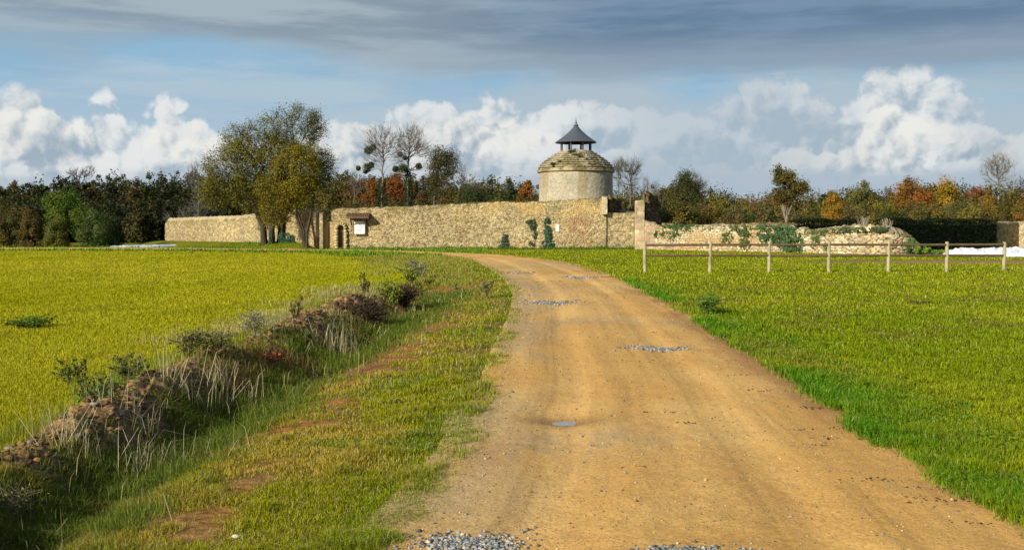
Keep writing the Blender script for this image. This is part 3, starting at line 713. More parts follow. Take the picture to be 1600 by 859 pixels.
child(mesh_np("door_surround", mb.v, mb.f, M_STUCCO, np.repeat(PAL[rng.integers(0, 2, len(mb.v) // 8)] * 1.05, 8, 0)), mw)
# canopy and pale board on the wall
cn = empty("wall_canopy", (X(558, 90.5), 90.6, 0)); tag(cn, "small tiled canopy on wooden brackets fixed to the stone wall above the pale board", "canopy")
a0, a1 = X(541, 90), X(577, 90)
zt0, zl = Z(333.5, 90.4), Z(339, 89.7)
mb = MB(); K = 26
for i in range(K):
    xa, xb = a0 + (a1 - a0) * i / K, a0 + (a1 - a0) * (i + 1) / K
    for r_ in range(3):
        ya, yb = 90.62 - r_ * .32, 90.62 - (r_ + 1) * .32 - .04; za, zb = zt0 - (zt0 - zl) * r_ / 3 + .02, zt0 - (zt0 - zl) * (r_ + 1) / 3; k0 = len(mb.v); j = random.uniform(-.02, .02)
        mb.v += [(xa, ya, za + j), ((xa + xb) / 2, ya, za + .05 + j), (xb, ya, za + j), (xa, yb, zb + j), ((xa + xb) / 2, yb, zb + .05 + j), (xb, yb, zb + j)]
        mb.v += [(x_, y_, z_ - .035) for x_, y_, z_ in mb.v[k0:k0 + 6]]
        for f_ in ((0, 3, 4, 1), (1, 4, 5, 2), (6, 7, 10, 9), (7, 8, 11, 10), (3, 9, 10, 4), (4, 10, 11, 5), (0, 6, 9, 3), (2, 5, 11, 8), (0, 1, 7, 6), (1, 2, 8, 7)): mb.f.append(tuple(k0 + t for t in f_))
child(mb.build("roof", M_TILE), cn)
mb = MB(); mb.box((a0, 89.64, zl - .13), (a1, 89.72, zl - .02)); mb.box((a0, 90.5, zl - .1), (a1, 90.6, zl)); child(mb.build("beam", M_DARKW), cn)
for p_ in (548, 571):
    xx_ = X(p_, 90); mb = MB(); mb.box((xx_ - .045, 90.5, zl - .75), (xx_ + .045, 90.6, zl - .1)); mb.tube((xx_, 90.52, zl - .72), (xx_, 89.72, zl - .1), .045, n=6); mb.box((xx_ - .04, 89.7, zl - .2), (xx_ + .04, 90.5, zl - .12)); child(mb.build("bracket", M_DARKW), cn)
m, qq = newmat("faded_board"); tcb = qq.n('ShaderNodeTexCoord').outputs['Object']; nz = qq.noise(tcb, 3, 5, .6)
out(qq, bsdf(qq, qq.mix(qq.ss(nz, .45, .6), (.66, .66, .64), (.42, .45, .50)), .7, .3))
bd = empty("notice_board", (X(562, 90.5), 90.5, 0)); tag(bd, "faded white rectangular board on the stone wall under the small canopy", "board")
mb = MB(); mb.box((X(553.5, 90.5), 90.50, Z(365.5, 90.5)), (X(570, 90.5), 90.55, Z(345.5, 90.5))); child(mb.build("panel", m), bd)
mb = MB(); xa, xb, za, zb = X(553, 90.5), X(570.8, 90.5), Z(366.3, 90.5), Z(345, 90.5)
mb.box((xb, 90.47, za), (xb + .06, 90.56, zb)); mb.box((xa, 90.47, za - .05), (xb, 90.56, za)); mb.box((xa - .05, 90.47, za - .05), (xa, 90.56, zb)); child(mb.build("frame", M_DARKW), bd)
mb = MB(); mb.box((X(868, 90.5), 90.53, Z(362, 90.5)), (X(874, 90.5), 90.57, Z(350.5, 90.5)))
tag(mb.build("wall_plaque", mat_plain("pale_plaque", (.62, .60, .54), .7, .15), bevel=.01), "small pale rectangular plaque fixed to the stone wall right of the tallest ivy", "plaque")
# left wall
lw, _, _ = wall_from_px("stone_wall", [(264, 351, 117), (267, 346.5, 116.6), (380, 343, 103), (420, 338, 98.5), (450, 336, 95.8), (500, 334.5, 91.8)], .9, .27, .16, PAL * .80, .07, .06, (.26, .20, .12), seed=41, rag=.04, round_top=.9, capc=(.40, .33, .22))
tag(lw, "long tan stone wall with a rounded pale coping, running behind the big leafy tree", "wall")
gp = empty("gate_pier", (X(502, 91.3), 91.3, 0)); tag(gp, "narrow stone pier on the left of the wooden gate", "pier")
child(wall_from_px("shaft", [(500.5, 333.5, 91.3), (506, 334.5, 91.3)], .75, .3, .22, PAL * .8, .05, .04, seed=47, rag=.04)[0], gp)
# wooden gate
gt = empty("wooden_gate", (X(513, 91.5), 91.5, 0)); tag(gt, "tall double gate of light brown vertical planks between the two stone walls", "gate")
gx0, gx1, gz1 = X(506.5, 91.5), X(520.5, 91.5), Z(347.5, 91.5); gm = (gx0 + gx1) / 2
for a, b in ((gx0 + .07, gm - .02), (gm + .02, gx1 - .06)):
    mb = MB(); k_ = 4
    for i in range(k_): mb.box((a + (b - a) * i / k_ + .006, 91.48 + random.uniform(0, .01), .06), (a + (b - a) * (i + 1) / k_ - .006, 91.52, gz1 - .05 + random.uniform(-.01, .01)))
    mb.box((a, 91.44, .4), (b, 91.478, .52)); mb.box((a, 91.44, gz1 - .45), (b, 91.478, gz1 - .33)); child(mb.build("gate_leaf", M_GATE), gt)
mb = MB(); mb.box((gx0 - .05, 91.4, 0), (gx0 + .06, 91.55, gz1)); mb.box((gx1 - .05, 91.4, 0), (gx1 + .05, 91.55, gz1)); mb.box((gx0 + .061, 91.42, gz1 - .045), (gx1 - .051, 91.54, gz1 + .04)); child(mb.build("gate_frame", M_GATE), gt)

# ruined low wall on the right
def tint_ruin(c, U, Vv, e, idv, seed):
    w = (sstep(fbm(U * .6, Vv * 1.1, 3, 75), .48, .62) * .6)[..., None]; return c + (np.array([.40, .27, .13]) - c) * w
rw, _, _ = wall_from_px("stone_wall", [(1030, 356, 88.5), (1060, 358, 86), (1100, 357, 83), (1130, 355, 81), (1180, 357, 79), (1230, 358, 76.5), (1262, 362, 75)], .8, .36, .20, PALY * .86, .055, .13, (.10, .075, .045), seed=53, rag=.22, tint=tint_ruin)
tag(rw, "low ruined wall of pale stones overgrown with ivy, right of the broken pier", "wall")
rw, _, _ = wall_from_px("stone_wall", [(1263, 368, 74.8), (1285, 366, 74), (1320, 361.5, 72.5), (1350, 360, 71.5), (1385, 363, 71), (1408, 369, 71.3), (1420, 380, 72.2), (1424, 391, 73.2)], 1.2, .46, .15, PALY * .92, .05, .13, (.10, .075, .045), seed=59, rag=.10, round_top=.6)
tag(rw, "low rounded ruin of thin pale stone slabs with grass on top, behind the fence", "wall")
rw, _, _ = wall_from_px("stone_wall", [(1036, 351, 97), (1100, 353, 95), (1150, 352, 93), (1210, 350, 92), (1260, 350, 91)], .6, .35, .18, PALD * 2.0, .08, .08, (.08, .06, .04), seed=61, rag=.12)
tag(rw, "dark mossy wall top running behind the ivy-covered ruin", "wall")
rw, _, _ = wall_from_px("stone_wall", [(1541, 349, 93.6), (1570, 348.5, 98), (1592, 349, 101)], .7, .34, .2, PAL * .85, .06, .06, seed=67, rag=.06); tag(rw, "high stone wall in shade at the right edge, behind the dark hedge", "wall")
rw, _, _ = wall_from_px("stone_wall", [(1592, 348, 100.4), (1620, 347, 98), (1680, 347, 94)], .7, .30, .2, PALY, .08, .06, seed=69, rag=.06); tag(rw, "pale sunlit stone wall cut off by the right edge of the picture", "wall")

# ------------------------------------------------------------------ dovecote tower
TX, TY = X(899.5, 105), 105.0
def zT(y): return Z(y, TY - 3.5)
tw = empty("dovecote_tower", (TX, TY, 0)); tag(tw, "round stone dovecote tower with a stepped stone dome and a dark conical lantern roof", "tower")
def cyl_stone(name, r0, r1, z0, z1, pal, cw, ch, mortar, seed, depth, res=.09, lo_k=.5):
    nu = int(2 * math.pi * r0 / res); nv = max(3, int((z1 - z0) / res)); th = np.linspace(0, 2 * math.pi, nu, endpoint=False)
    TH, ZZ = np.meshgrid(th, np.linspace(z0, z1, nv)); U = TH * r0
    f1, f2, idv = cells(U, ZZ, cw, ch, seed); e = sstep(f2 - f1, .03, .25); r = r0 + (r1 - r0) * (ZZ - z0) / (z1 - z0) + depth * e * idv
    c = pal[np.clip((idv * len(pal)).astype(int), 0, len(pal) - 1)]; c = np.array(mortar) + (c - np.array(mortar)) * (e * .7)[..., None]
    lo = fbm(U * .5, ZZ * .6, 4, seed + 2); c = c * (1 - lo_k / 2 + lo_k * lo)[..., None]
    st = (sstep(fbm(U * .9, ZZ * .15, 3, seed + 4), .52, .66) * sstep(ZZ, z0, z1) * .5)[..., None]; c = c + (np.array([.26, .20, .09]) - c) * st
    ii = []; 
    a = (np.arange(nv - 1)[:, None] * nu + np.arange(nu)[None]).ravel(); b = (np.arange(nv - 1)[:, None] * nu + (np.arange(nu)[None] + 1) % nu).ravel()
    return child(mesh_np(name, np.c_[(TX + r * np.cos(TH)).ravel(), (TY + r * np.sin(TH)).ravel(), ZZ.ravel()], np.c_[a, b, b + nu, a + nu], M_STONE, c.reshape(-1, 3)), tw)
cyl_stone("wall", 3.93, 3.84, 0, zT(267), PALG, .24, .15, (.42, .39, .32), 81, .03)
mb = MB()
def ring(name, prof, mat, colr, jit=.02, n=90):
    mb = MB(); mb.lathe(prof, TX, TY, n, jit); nv_ = len(mb.v); th = np.arctan2(np.array(mb.v)[:, 1] - TY, np.array(mb.v)[:, 0] - TX)
    zz = np.array(mb.v)[:, 2]
    c = np.array(colr) * (.55 + .9 * fbm(th * 14 + zz * 5, zz * 3, 3, 85))[:, None]
    mg = (sstep(fbm(th * 5 + 3, zz * 2.0, 3, 86), .42, .62) * .75)[:, None]; c = c + (np.array([.14, .125, .05]) - c) * mg
    return child(mesh_np(name, mb.v, mb.f, mat, c), tw)
zc = zT(267)
ring("cornice", [(3.84, zc - .02), (4.02, zc), (4.06, zc + .1), (4.02, zc + .2), (3.8, zc + .22)], M_STONE, (.42, .33, .2), .015)
# stepped dome
ys = np.linspace(264.5, 239, 9); rs = [3.96, 3.88, 3.72, 3.50, 3.22, 2.88, 2.50, 2.12, 1.82]
prof = []
for i in range(8):
    z0, z1 = zc + .2 + (Z(236.5, TY - 1.8) - zc - .2) * i / 8, zc + .2 + (Z(236.5, TY - 1.8) - zc - .2) * (i + 1) / 8
    prof += [(rs[i] + .02, z0), (rs[i] + .07, z0 + .02), (rs[i] + .05, z0 + .13), (rs[i] - .12, z1 - .07), (rs[i + 1] - .08, z1 - .01)]
ring("dome", prof, M_STONE, (.35, .31, .23), .07, 170)
zl0 = Z(236.5, TY - 1.8)
ring("lantern_base", [(1.80, zl0 - .08), (1.86, zl0), (1.84, zl0 + .12), (1.6, zl0 + .17), (.2, zl0 + .19)], M_STONE, (.42, .38, .30), .02)
zr = Z(220, TY - 2.1)
for i in range(8):
    a = 2 * math.pi * (i + .5) / 8; px_, py_ = TX + 1.62 * math.cos(a), TY + 1.62 * math.sin(a); mb = MB(); mb.box((px_ - .075, py_ - .075, zl0 + .1), (px_ + .075, py_ + .075, zr + .05), a, (px_, py_)); po = child(mb.build("post", M_GREYW), tw)
    mb = MB()
    for s2 in (-1, 1):
        a2 = a + s2 * .30; mb.tube((px_, py_, zl0 + .55), (TX + 1.62 * math.cos(a2), TY + 1.62 * math.sin(a2), zr), .055, n=5)
    b_ = mb.build("brace", M_GREYW); b_.parent = po; b_.matrix_parent_inverse = __import__('mathutils').Matrix.Translation(-Vector(tw.location))
mb = MB(); mb.lathe([(1.72, zr - .09), (1.74, zr + .05), (1.5, zr + .05), (1.5, zr - .09), (1.72, zr - .09)], TX, TY, 32); child(mb.build("ring_beam", M_GREYW), tw)
m, qq = newmat("slate"); tcs = pos(qq); v_ = qq.n('ShaderNodeTexBrick'); nz = qq.noise(tcs, 9, 5, .6)
out(qq, bsdf(qq, qq.mix(nz, (.035, .042, .055), (.075, .085, .105)), .45, .5, bump(qq, qq.noise(qq.vm('MULTIPLY', tcs, (4, 4, 14)), 2, 3), .5, .03)))
M_SLATE = m
za = Z(191.5, TY)
prof = [(1.66, zr + .03), (2.16, zr - .05), (2.17, zr + .0)]
for t in np.linspace(.04, 1, 16): prof.append((2.17 * (1 - t) ** 1.5 * .985 + .04, zr + .02 + (za - zr) * t))
mb = MB(); mb.lathe(prof, TX, TY, 40, .006); child(mb.build("roof", M_SLATE, smooth=False), tw)
mb = MB(); mb.lathe([(.30, za - .34), (.16, za - .16), (.13, za - .1), (.10, za + .05), (.04, za + .12), (.09, za + .18), (.03, za + .26), (.004, za + .52)], TX, TY, 12); child(mb.build("finial", mat_plain("lead", (.11, .12, .14), .5, .3), smooth=True), tw)

# ------------------------------------------------------------------ fence
fe = empty("post_and_rail_fence", (X(1290, 41), 41, 0)); tag(fe, "low wooden fence of round posts and two dark rails on the right meadow", "fence")
posts = []
for px_, by, ty in [(1008, 425.8, 376.8), (1109, 425.6, 377.2), (1202, 425.4, 377.3), (1295, 425.3, 377.5), (1388, 424.8, 377.5), (1479, 424.3, 377.6), (1568, 423.6, 377.8)]:
    g_ = G(px_, by); z1 = Z(ty, g_[1]); posts.append((g_[0], g_[1], z1)); mb = MB()
    mb.tube((g_[0], g_[1], -.3), (g_[0] + random.uniform(-.03, .03), g_[1], z1 - .02), .073, .069, 16); mb.tube((g_[0], g_[1], z1 - .02), (g_[0], g_[1], z1), .069, .055, 16)
    child(mb.build("post", M_POST, smooth=False), fe)
for i in range(6):
    a, b = posts[i], posts[i + 1]
    for yy_ in (382.6, 399.2):
        za_, zb_ = Z(yy_, a[1]) + random.uniform(-.01, .01), Z(yy_ - .2, b[1]) + random.uniform(-.01, .01); mb = MB()
        mb.tube((a[0] + (.06 if i else -.02), a[1] - .02, za_), (b[0] - .05, b[1] - .02, zb_), .050, .050, 12); child(mb.build("rail", M_RAIL), fe)
for px_, by, ty in [(300, 397, 388), (368, 395.5, 387)]:
    g_ = G(px_, by); mb = MB(); mb.tube((g_[0], g_[1], -.1), (g_[0] + .02, g_[1], Z(ty, g_[1])), .045, .04, 6)
    tag(mb.build("wooden_stake", M_DARKW), ("thin dark stake by the track, below the left part of the far wall" if px_ == 300 else "thin dark stake by the track, left of the tallest tree's trunks"), "stake", "stakes at the far edge of the field")

# ------------------------------------------------------------------ white sheets
def sheet(name, x0, x1, y0, y1, h, label, colr, nx_=160, ny_=50, base=.02, par=None):
    xs_, ys_ = np.meshgrid(np.linspace(x0, x1, nx_), np.linspace(y0, y1, ny_)); e = np.minimum.reduce([sstep(xs_, x0, x0 + .5), sstep(x1 - xs_, 0, .5), sstep(ys_, y0, y0 + .35), sstep(y1 - ys_, 0, .5)])
    z = base + e * h * (.35 + .9 * fbm(xs_ * .8, ys_ * .9, 3, 91) + .9 * (fbm(xs_ * 2.6, ys_ * 2.6, 4, 92) - .5)); xs_ = xs_ + .3 * (fbm(ys_ * 1.0, xs_ * .3, 3, 93) - .5)
    ii = (np.arange(ny_ - 1)[:, None] * nx_ + np.arange(nx_ - 1)[None]).ravel(); m, qq = newmat(name); out(qq, bsdf(qq, qq.mix(qq.noise(pos(qq), .8, 4), colr, qq.mix(qq.ss(qq.noise(pos(qq), 2.3, 4), .5, .7), tuple(c_ * .8 for c_ in colr), (.34, .29, .22))), .45, .4, bump(qq, qq.noise(pos(qq), 5, 4), .6, .03)))
    o = mesh_np(name, np.c_[xs_.ravel(), ys_.ravel(), z.ravel()], np.c_[ii, ii + 1, ii + nx_ + 1, ii + nx_], m, None, True); return tag(o, label, "plastic sheet")
sheet("plastic_sheet", X(1487, 66), X(1660, 66), 63.5, 68, .50, "crumpled white plastic sheet on the ground beside the fence's right end", (.62, .64, .68))
sheet("plastic_sheet", X(185, 103), X(262, 103), 100, 116, .15, "flat pale grey-blue sheet on the ground left of the left wall's end", (.55, .60, .66))

# ------------------------------------------------------------------ foliage builders
def leaves(name, C, s, cols, parent=None, up=None, flat=.0, mat=None):
    """diamond leaf cards at C with size s; up = preferred normals"""
    n = len(C); N = rng.normal(0, 1, (n, 3))
    if up is not None: N = N * .75 + up
    N /= np.linalg.norm(N, axis=1)[:, None] + 1e-9
    A = np.cross(N, rng.normal(0, 1, (n, 3))); A /= np.linalg.norm(A, axis=1)[:, None] + 1e-9; B = np.cross(N, A)
    s = (s * np.ones(n))[:, None]; k = rng.uniform(.5, .8, (n, 1))
    V = np.stack([C - A * s * .5, C - B * s * .5 * k, C + A * s * .5, C + B * s * .5 * k], 1).reshape(-1, 3)
    return mesh_np(name, V, np.arange(4 * n).reshape(-1, 4), mat or M_LEAF, np.repeat(cols, 4, 0), False, parent)
def prisms(name, P0, P1, R0, R1, cols, parent=None, k=5, mat=None):
    P0, P1 = np.asarray(P0), np.asarray(P1); n = len(P0); Dn = P1 - P0; Dn /= np.linalg.norm(Dn, axis=1)[:, None] + 1e-9
    ref = np.where(np.abs(Dn[:, 2:3]) > .9, [[1., 0, 0]], [[0, 0, 1.]]); A = np.cross(Dn, ref); A /= np.linalg.norm(A, axis=1)[:, None]; B = np.cross(Dn, A)
    t = np.arange(k) * 2 * math.pi / k; ring_ = A[:, None] * np.cos(t)[None, :, None] + B[:, None] * np.sin(t)[None, :, None]
    V = np.concatenate([P0[:, None] + ring_ * R0[:, None, None], P1[:, None] + ring_ * R1[:, None, None]], 1).reshape(-1, 3)
    b = 2 * k * np.arange(n)[:, None]; i = np.arange(k)[None]; j = (i + 1) % k
    Fc = np.stack([b + i, b + j, b + k + j, b + k + i], -1).reshape(-1, 4)
    return mesh_np(name, V, Fc, mat or M_BARK, np.repeat(cols, 2 * k, 0), True, parent)
def skeleton(trunks, targets, step=.5, alpha=.35, r0=.012, power=2.35, wob=.12, rise=.25):
    """trunks: list of polylines (first point on the ground). Returns edges with radii and the tips."""
    Ps, par, ln = [], [], []
    for tr in trunks:
        tr = np.array(tr, float)
        for i in range(len(tr) - 1):
            k = max(1, int(np.linalg.norm(tr[i + 1] - tr[i]) / step))
            for j in range(k):
                if i == 0 and j == 0: Ps.append(tr[0]); par.append(-1); ln.append(0); continue
                p = tr[i] + (tr[i + 1] - tr[i]) * j / k; Ps.append(p + rng.normal(0, wob * .2, 3)); par.append(len(Ps) - 2); ln.append(ln[-1] + step)
        Ps.append(tr[-1]); par.append(len(Ps) - 2); ln.append(ln[-1] + step)
    ntr = len(Ps); cap = ntr + len(targets) * 40; PA = np.zeros((cap, 3)); LA = np.full(cap, 0.); PA[:ntr] = Ps; LA[:ntr] = ln; n = ntr; par = par + [0] * (cap - ntr)
    ok = np.zeros(cap, bool); ok[:ntr] = True
    trunk_lo = .28
    order = np.argsort(np.linalg.norm(targets - PA[ntr - 1], axis=1)); tips = []
    zlo = np.array([t_[0][2] + trunk_lo * (t_[-1][2] - t_[0][2]) for t_ in map(np.array, trunks)]).min()
    for ti in order:
        t = targets[ti]; dd = np.linalg.norm(PA[:n] - t, axis=1); cost = dd + alpha * LA[:n] + 3 * np.clip(PA[:n, 2] - t[2] + .0, 0, 9) + 50 * (PA[:n, 2] < zlo)
        i = int(np.argmin(cost)); a = PA[i]; L_ = dd[i]; k = max(1, int(L_ / step)); pp = par[i]
        tg = (a - PA[pp]) if pp >= 0 else np.array([0, 0, 1.]); tg = tg / (np.linalg.norm(tg) + 1e-9); dr_ = (t - a) / (L_ + 1e-9)
        c1 = a + (tg * .4 + dr_ * .45 + np.array([0, 0, rise])) * L_ * .45; prev = i
        for j in range(1, k + 1):
            s_ = j / k; p = (1 - s_) ** 2 * a + 2 * s_ * (1 - s_) * c1 + s_ * s_ * t + rng.normal(0, wob * step * .5, 3) * (j < k)
            PA[n] = p; par[n] = prev; LA[n] = LA[prev] + L_ / k; prev = n; n += 1
            if n >= cap - 1: break
        tips.append(prev)
        if n >= cap - 60: break
    PA = PA[:n]; par = np.array(par[:n]); w = np.zeros(n); ch = np.zeros(n, int)
    for i in range(n):
        if par[i] >= 0: ch[par[i]] += 1
    rad = np.zeros(n)
    for i in range(n - 1, -1, -1):
        if w[i] == 0: w[i] = r0 ** power
        rad[i] = w[i] ** (1 / power)
        if par[i] >= 0: w[par[i]] += w[i] + (r0 * .12) ** power
    return PA, par, rad, np.array(tips)
def in_ell(n, ells, shell=.0, sq=1.0):
    """points in pixel-spec ellipsoids [(cx,cy,cz,rx,ry,rz,weight)]"""
    ells = np.array(ells, float); w = ells[:, 6] / ells[:, 6].sum(); out_ = []
    for e, m_ in zip(ells, rng.multinomial(n, w)):
        d_ = rng.normal(0, 1, (m_, 3)); d_ /= np.linalg.norm(d_, axis=1)[:, None]; r = rng.uniform(shell ** 3, 1, (m_, 1)) ** (1 / 3) ; out_.append(e[:3] + d_ * r * e[3:6])
    return np.vstack(out_)
def pell(px, py, rx, ry, Y, w=1, dz=0, dep=.9):
    if Y == 90.6: dep = .55
    p = P(px, py, Y + dz); s = Y / F; return (p[0], p[1], p[2], rx * s, rx * s * dep, ry * s, w)
def barkcol(n, c): return np.array(c) * rng.uniform(.75, 1.25, (n, 1))
def make_tree(name, label, cat, trunks, ells, n_t, n_leaf, lsize, lcol, bark=(.10, .085, .06), step=.45, r0=.014, spread=.33, shell=.25, dark=None, group=None, alpha=.35, sub=3, rise=.25, power=2.35, bare=False, lowdrop=0, trunk_r=None, twig=2.0):
    root = empty(name, tuple(trunks[0][0])); T_ = in_ell(n_t, ells, shell)
    PA, par, rad, tips = skeleton(trunks, T_, step, alpha, r0, power, rise=rise)
    if trunk_r:
        o_i = 0
        for tr in trunks:
            tr = np.array(tr); k_ = sum(max(1, int(np.linalg.norm(tr[i + 1] - tr[i]) / step)) for i in range(len(tr) - 1)) + 1; rad[o_i:o_i + k_] = np.maximum(rad[o_i:o_i + k_], trunk_r * np.linspace(1, .22, k_)); rad[o_i] *= 1.35; o_i += k_
    e = np.where(par >= 0)[0]; P0, P1 = PA[par[e]], PA[e]; R0_, R1_ = np.minimum(rad[par[e]], rad[e] * 1.25 + .01), rad[e]
    # fine twigs off the tips
    tw0, tw1 = [], []
    for _ in range(sub):
        i = tips; d_ = PA[i] - PA[par[i]]; d_ /= np.linalg.norm(d_, axis=1)[:, None] + 1e-9; v = d_ * (.9 if bare else .8) + rng.normal(0, .38 if bare else .6, d_.shape); v[:, 2] += .45 if bare else 0; v /= np.linalg.norm(v, axis=1)[:, None]
        st = PA[i] - d_ * rng.uniform(0, 1.0, (len(i), 1)) * step * 1.5
        tw0.append(st); tw1.append(st + v * rng.uniform(.4, 1.0, (len(i), 1)) * spread * twig)
    tw0, tw1 = np.vstack(tw0), np.vstack(tw1); rt = np.full(len(tw0), r0 * .75)
    P0, P1, R0_, R1_ = np.vstack([P0, tw0]), np.vstack([P1, tw1]), np.r_[R0_, rt], np.r_[R1_, rt * .5]
    tro = prisms("trunk" if not bare else "trunk", P0, P1, R0_, R1_, barkcol(len(P0), bark)); child(tro, root)
    if n_leaf:
        base = np.vstack([PA[tips], tw1, (tw0 + tw1) / 2]); wt_ = (_h(np.arange(len(tips)) * 1., np.arange(len(tips)) * 0. + 3, 9) > .40) * 1. + .03; wt_ = np.r_[wt_, np.tile(wt_, sub), np.tile(wt_, sub)]; wt_ /= wt_.sum(); i = rng.choice(len(base), n_leaf, p=wt_); C = base[i] + rng.normal(0, spread * .55, (n_leaf, 3))
        ctr = np.array([np.average([x_[0] for x_ in ells], weights=[x_[6] for x_ in ells]), ells[0][1], np.average([x_[2] for x_ in ells])])
        up = (C - ctr); up /= np.linalg.norm(up, axis=1)[:, None] + 1e-9
        cl = _h(i.astype(float), i * 0. + 5, 3)[:, None]
        cols = np.array(lcol[0]) + (np.array(lcol[1]) - np.array(lcol[0])) * np.clip(.35 * rng.random((n_leaf, 1)) + .65 * fbm(C[:, 0] * .6, C[:, 2] * .6 + C[:, 1] * .4, 3, 7)[:, None] * 1.0 + .25 * (cl - .5), 0, 1)
        cols = cols * rng.uniform(.8, 1.2, (n_leaf, 1))
        if dark is not None: cols = dark(C, cols)
        cr = leaves("crown", C, rng.uniform(.7, 1.3, n_leaf) * lsize, cols, None, up * .9); child(cr, root)
    tag(root, label, cat, group); return root, PA, tips

# ------------------------------------------------------------------ main trees
def gnd(px, py, Y): p = P(px, py, Y); return [p[0], p[1], p[2]]
Yb_ = 94.5
zb = .25
def tk(Y, z0, *pp): r_ = [[X(pp[0][0], Y), Y, z0]]; return r_ + [list(P(a, b, Y + (c_[0] if c_ else 0))) for a, b, *c_ in pp[1:]]
make_tree("broadleaf_tree", "tallest olive green tree with several thick trunks, in front of the left wall", "tree",
    [tk(Yb_, zb, (424, 380), (425, 350), (420, 325), (405, 285), (395, 245)), tk(Yb_, zb, (413, 380), (410, 352), (398, 325), (375, 300), (350, 285)), tk(Yb_ + .6, zb, (436, 380), (440, 350), (452, 300), (450, 262), (455, 225))],
    [pell(400, 228, 52, 46, Yb_, 2.2), pell(455, 205, 46, 42, Yb_, 2.0), pell(490, 200, 20, 28, Yb_, .7), pell(352, 262, 38, 42, Yb_, 1.6), pell(338, 300, 30, 26, Yb_, 1.0), pell(400, 295, 44, 36, Yb_, 1.4), pell(372, 225, 26, 30, Yb_, .7), pell(460, 255, 35, 30, Yb_, .7), pell(420, 330, 30, 16, Yb_, .5), pell(430, 240, 50, 50, Yb_, 1.6), pell(385, 265, 50, 50, Yb_, 1.2)],
    1500, 38000, .13, [(.070, .078, .010), (.23, .205, .016)], (.050, .042, .032), .5, .012, .42, .45, sub=5, trunk_r=.36, alpha=.45)
Ys = 90.6
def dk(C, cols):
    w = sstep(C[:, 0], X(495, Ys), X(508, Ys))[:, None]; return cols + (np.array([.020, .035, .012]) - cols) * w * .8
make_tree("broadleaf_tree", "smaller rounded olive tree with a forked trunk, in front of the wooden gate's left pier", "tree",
    [tk(Ys, .05, (476, 388), (475, 365), (468, 340), (455, 310), (445, 290)), tk(Ys + 0, .05, (478, 388), (480, 360), (488, 320), (494, 290), (490, 260)), tk(Ys, .05, (475, 388), (472, 362), (462, 335), (470, 290), (470, 255))],
    [pell(462, 268, 42, 40, Ys, 2.4), pell(428, 300, 28, 34, Ys, 1.3), pell(502, 258, 22, 26, Ys, 1.0), pell(458, 305, 36, 28, Ys, 1.2), pell(492, 288, 20, 12, Ys, .4), pell(430, 332, 26, 20, Ys, .6), pell(480, 242, 26, 18, Ys, .6)],
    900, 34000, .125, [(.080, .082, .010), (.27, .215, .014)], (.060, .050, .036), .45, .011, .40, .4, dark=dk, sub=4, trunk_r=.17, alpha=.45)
# two bare trees with mistletoe
def ivy_trunk(root, x, y, z0, z1, r, n=1600):
    z = rng.uniform(z0, z1, n); a = rng.uniform(0, 6.28, n); rr = r * (1.1 - .5 * (z - z0) / (z1 - z0)) * rng.uniform(.6, 1.2, n); C = np.c_[x + rr * np.cos(a), y + rr * np.sin(a), z]
    o_ = leaves("ivy", C, .2, np.array([.022, .040, .012]) * rng.uniform(.6, 1.5, (n, 1)), None, np.c_[np.cos(a), np.sin(a), a * 0]); child(o_, root)
def mistle(root, px, py, Y, r, n=500):
    c = P(px, py, Y); n = int(n * 1.6); d_ = rng.normal(0, 1, (n, 3)); d_ /= np.linalg.norm(d_, axis=1)[:, None]; C = c + d_ * r * rng.uniform(.3, 1, (n, 1))
    o_ = leaves("mistletoe", C, .16, np.array([.045, .055, .015]) * rng.uniform(.6, 1.5, (n, 1)), None, d_); child(o_, root)
Yt = 118
GREYB = (.24, .22, .19)
rt_, _, _ = make_tree("bare_tree", "left of two tall bare trees with mistletoe balls, behind the long wall", "tree", [tk(Yt, 0, (597, 385), (597, 300), (598, 262), (600, 225))],
    [pell(594, 225, 26, 28, Yt, 2), pell(600, 212, 34, 18, Yt, 1.2), pell(580, 240, 18, 20, Yt, .7), pell(622, 235, 16, 22, Yt, .8), pell(570, 262, 14, 8, Yt, .25)], 330, 0, 0, None, GREYB, .5, (.013), .5, .0, alpha=.55, sub=3, trunk_r=.17, twig=2.8, bare=True, rise=.9)
ivy_trunk(rt_, X(597, Yt), Yt, 0, 7.5, .75)
for a, b, r in [(576, 235, .55), (583, 230, .40), (574, 262, .55), (580, 258, .4), (560, 263, .3), (571, 268, .3)]: mistle(rt_, a, b, Yt, r)
rt_, _, _ = make_tree("bare_tree", "right of two tall bare trees with mistletoe balls, behind the long wall", "tree", [tk(Yt + 1, 0, (637, 385), (637, 300), (637, 262), (640, 225))],
    [pell(641, 222, 22, 22, Yt, 2), pell(645, 208, 20, 12, Yt, .8), pell(626, 232, 12, 26, Yt, .7), pell(660, 232, 14, 16, Yt, .9), pell(655, 262, 18, 6, Yt, .3)], 300, 0, 0, None, GREYB, .5, (.013), .5, .0, alpha=.55, sub=3, trunk_r=.17, twig=2.8, bare=True, rise=.9)
ivy_trunk(rt_, X(637, Yt), Yt + 1, 0, 9, .6)
for a, b, r in [(625, 241, .30), (630, 263, .65), (654, 260, .42), (633, 247, .3), (618, 264, .4)]: mistle(rt_, a, b, Yt, r)
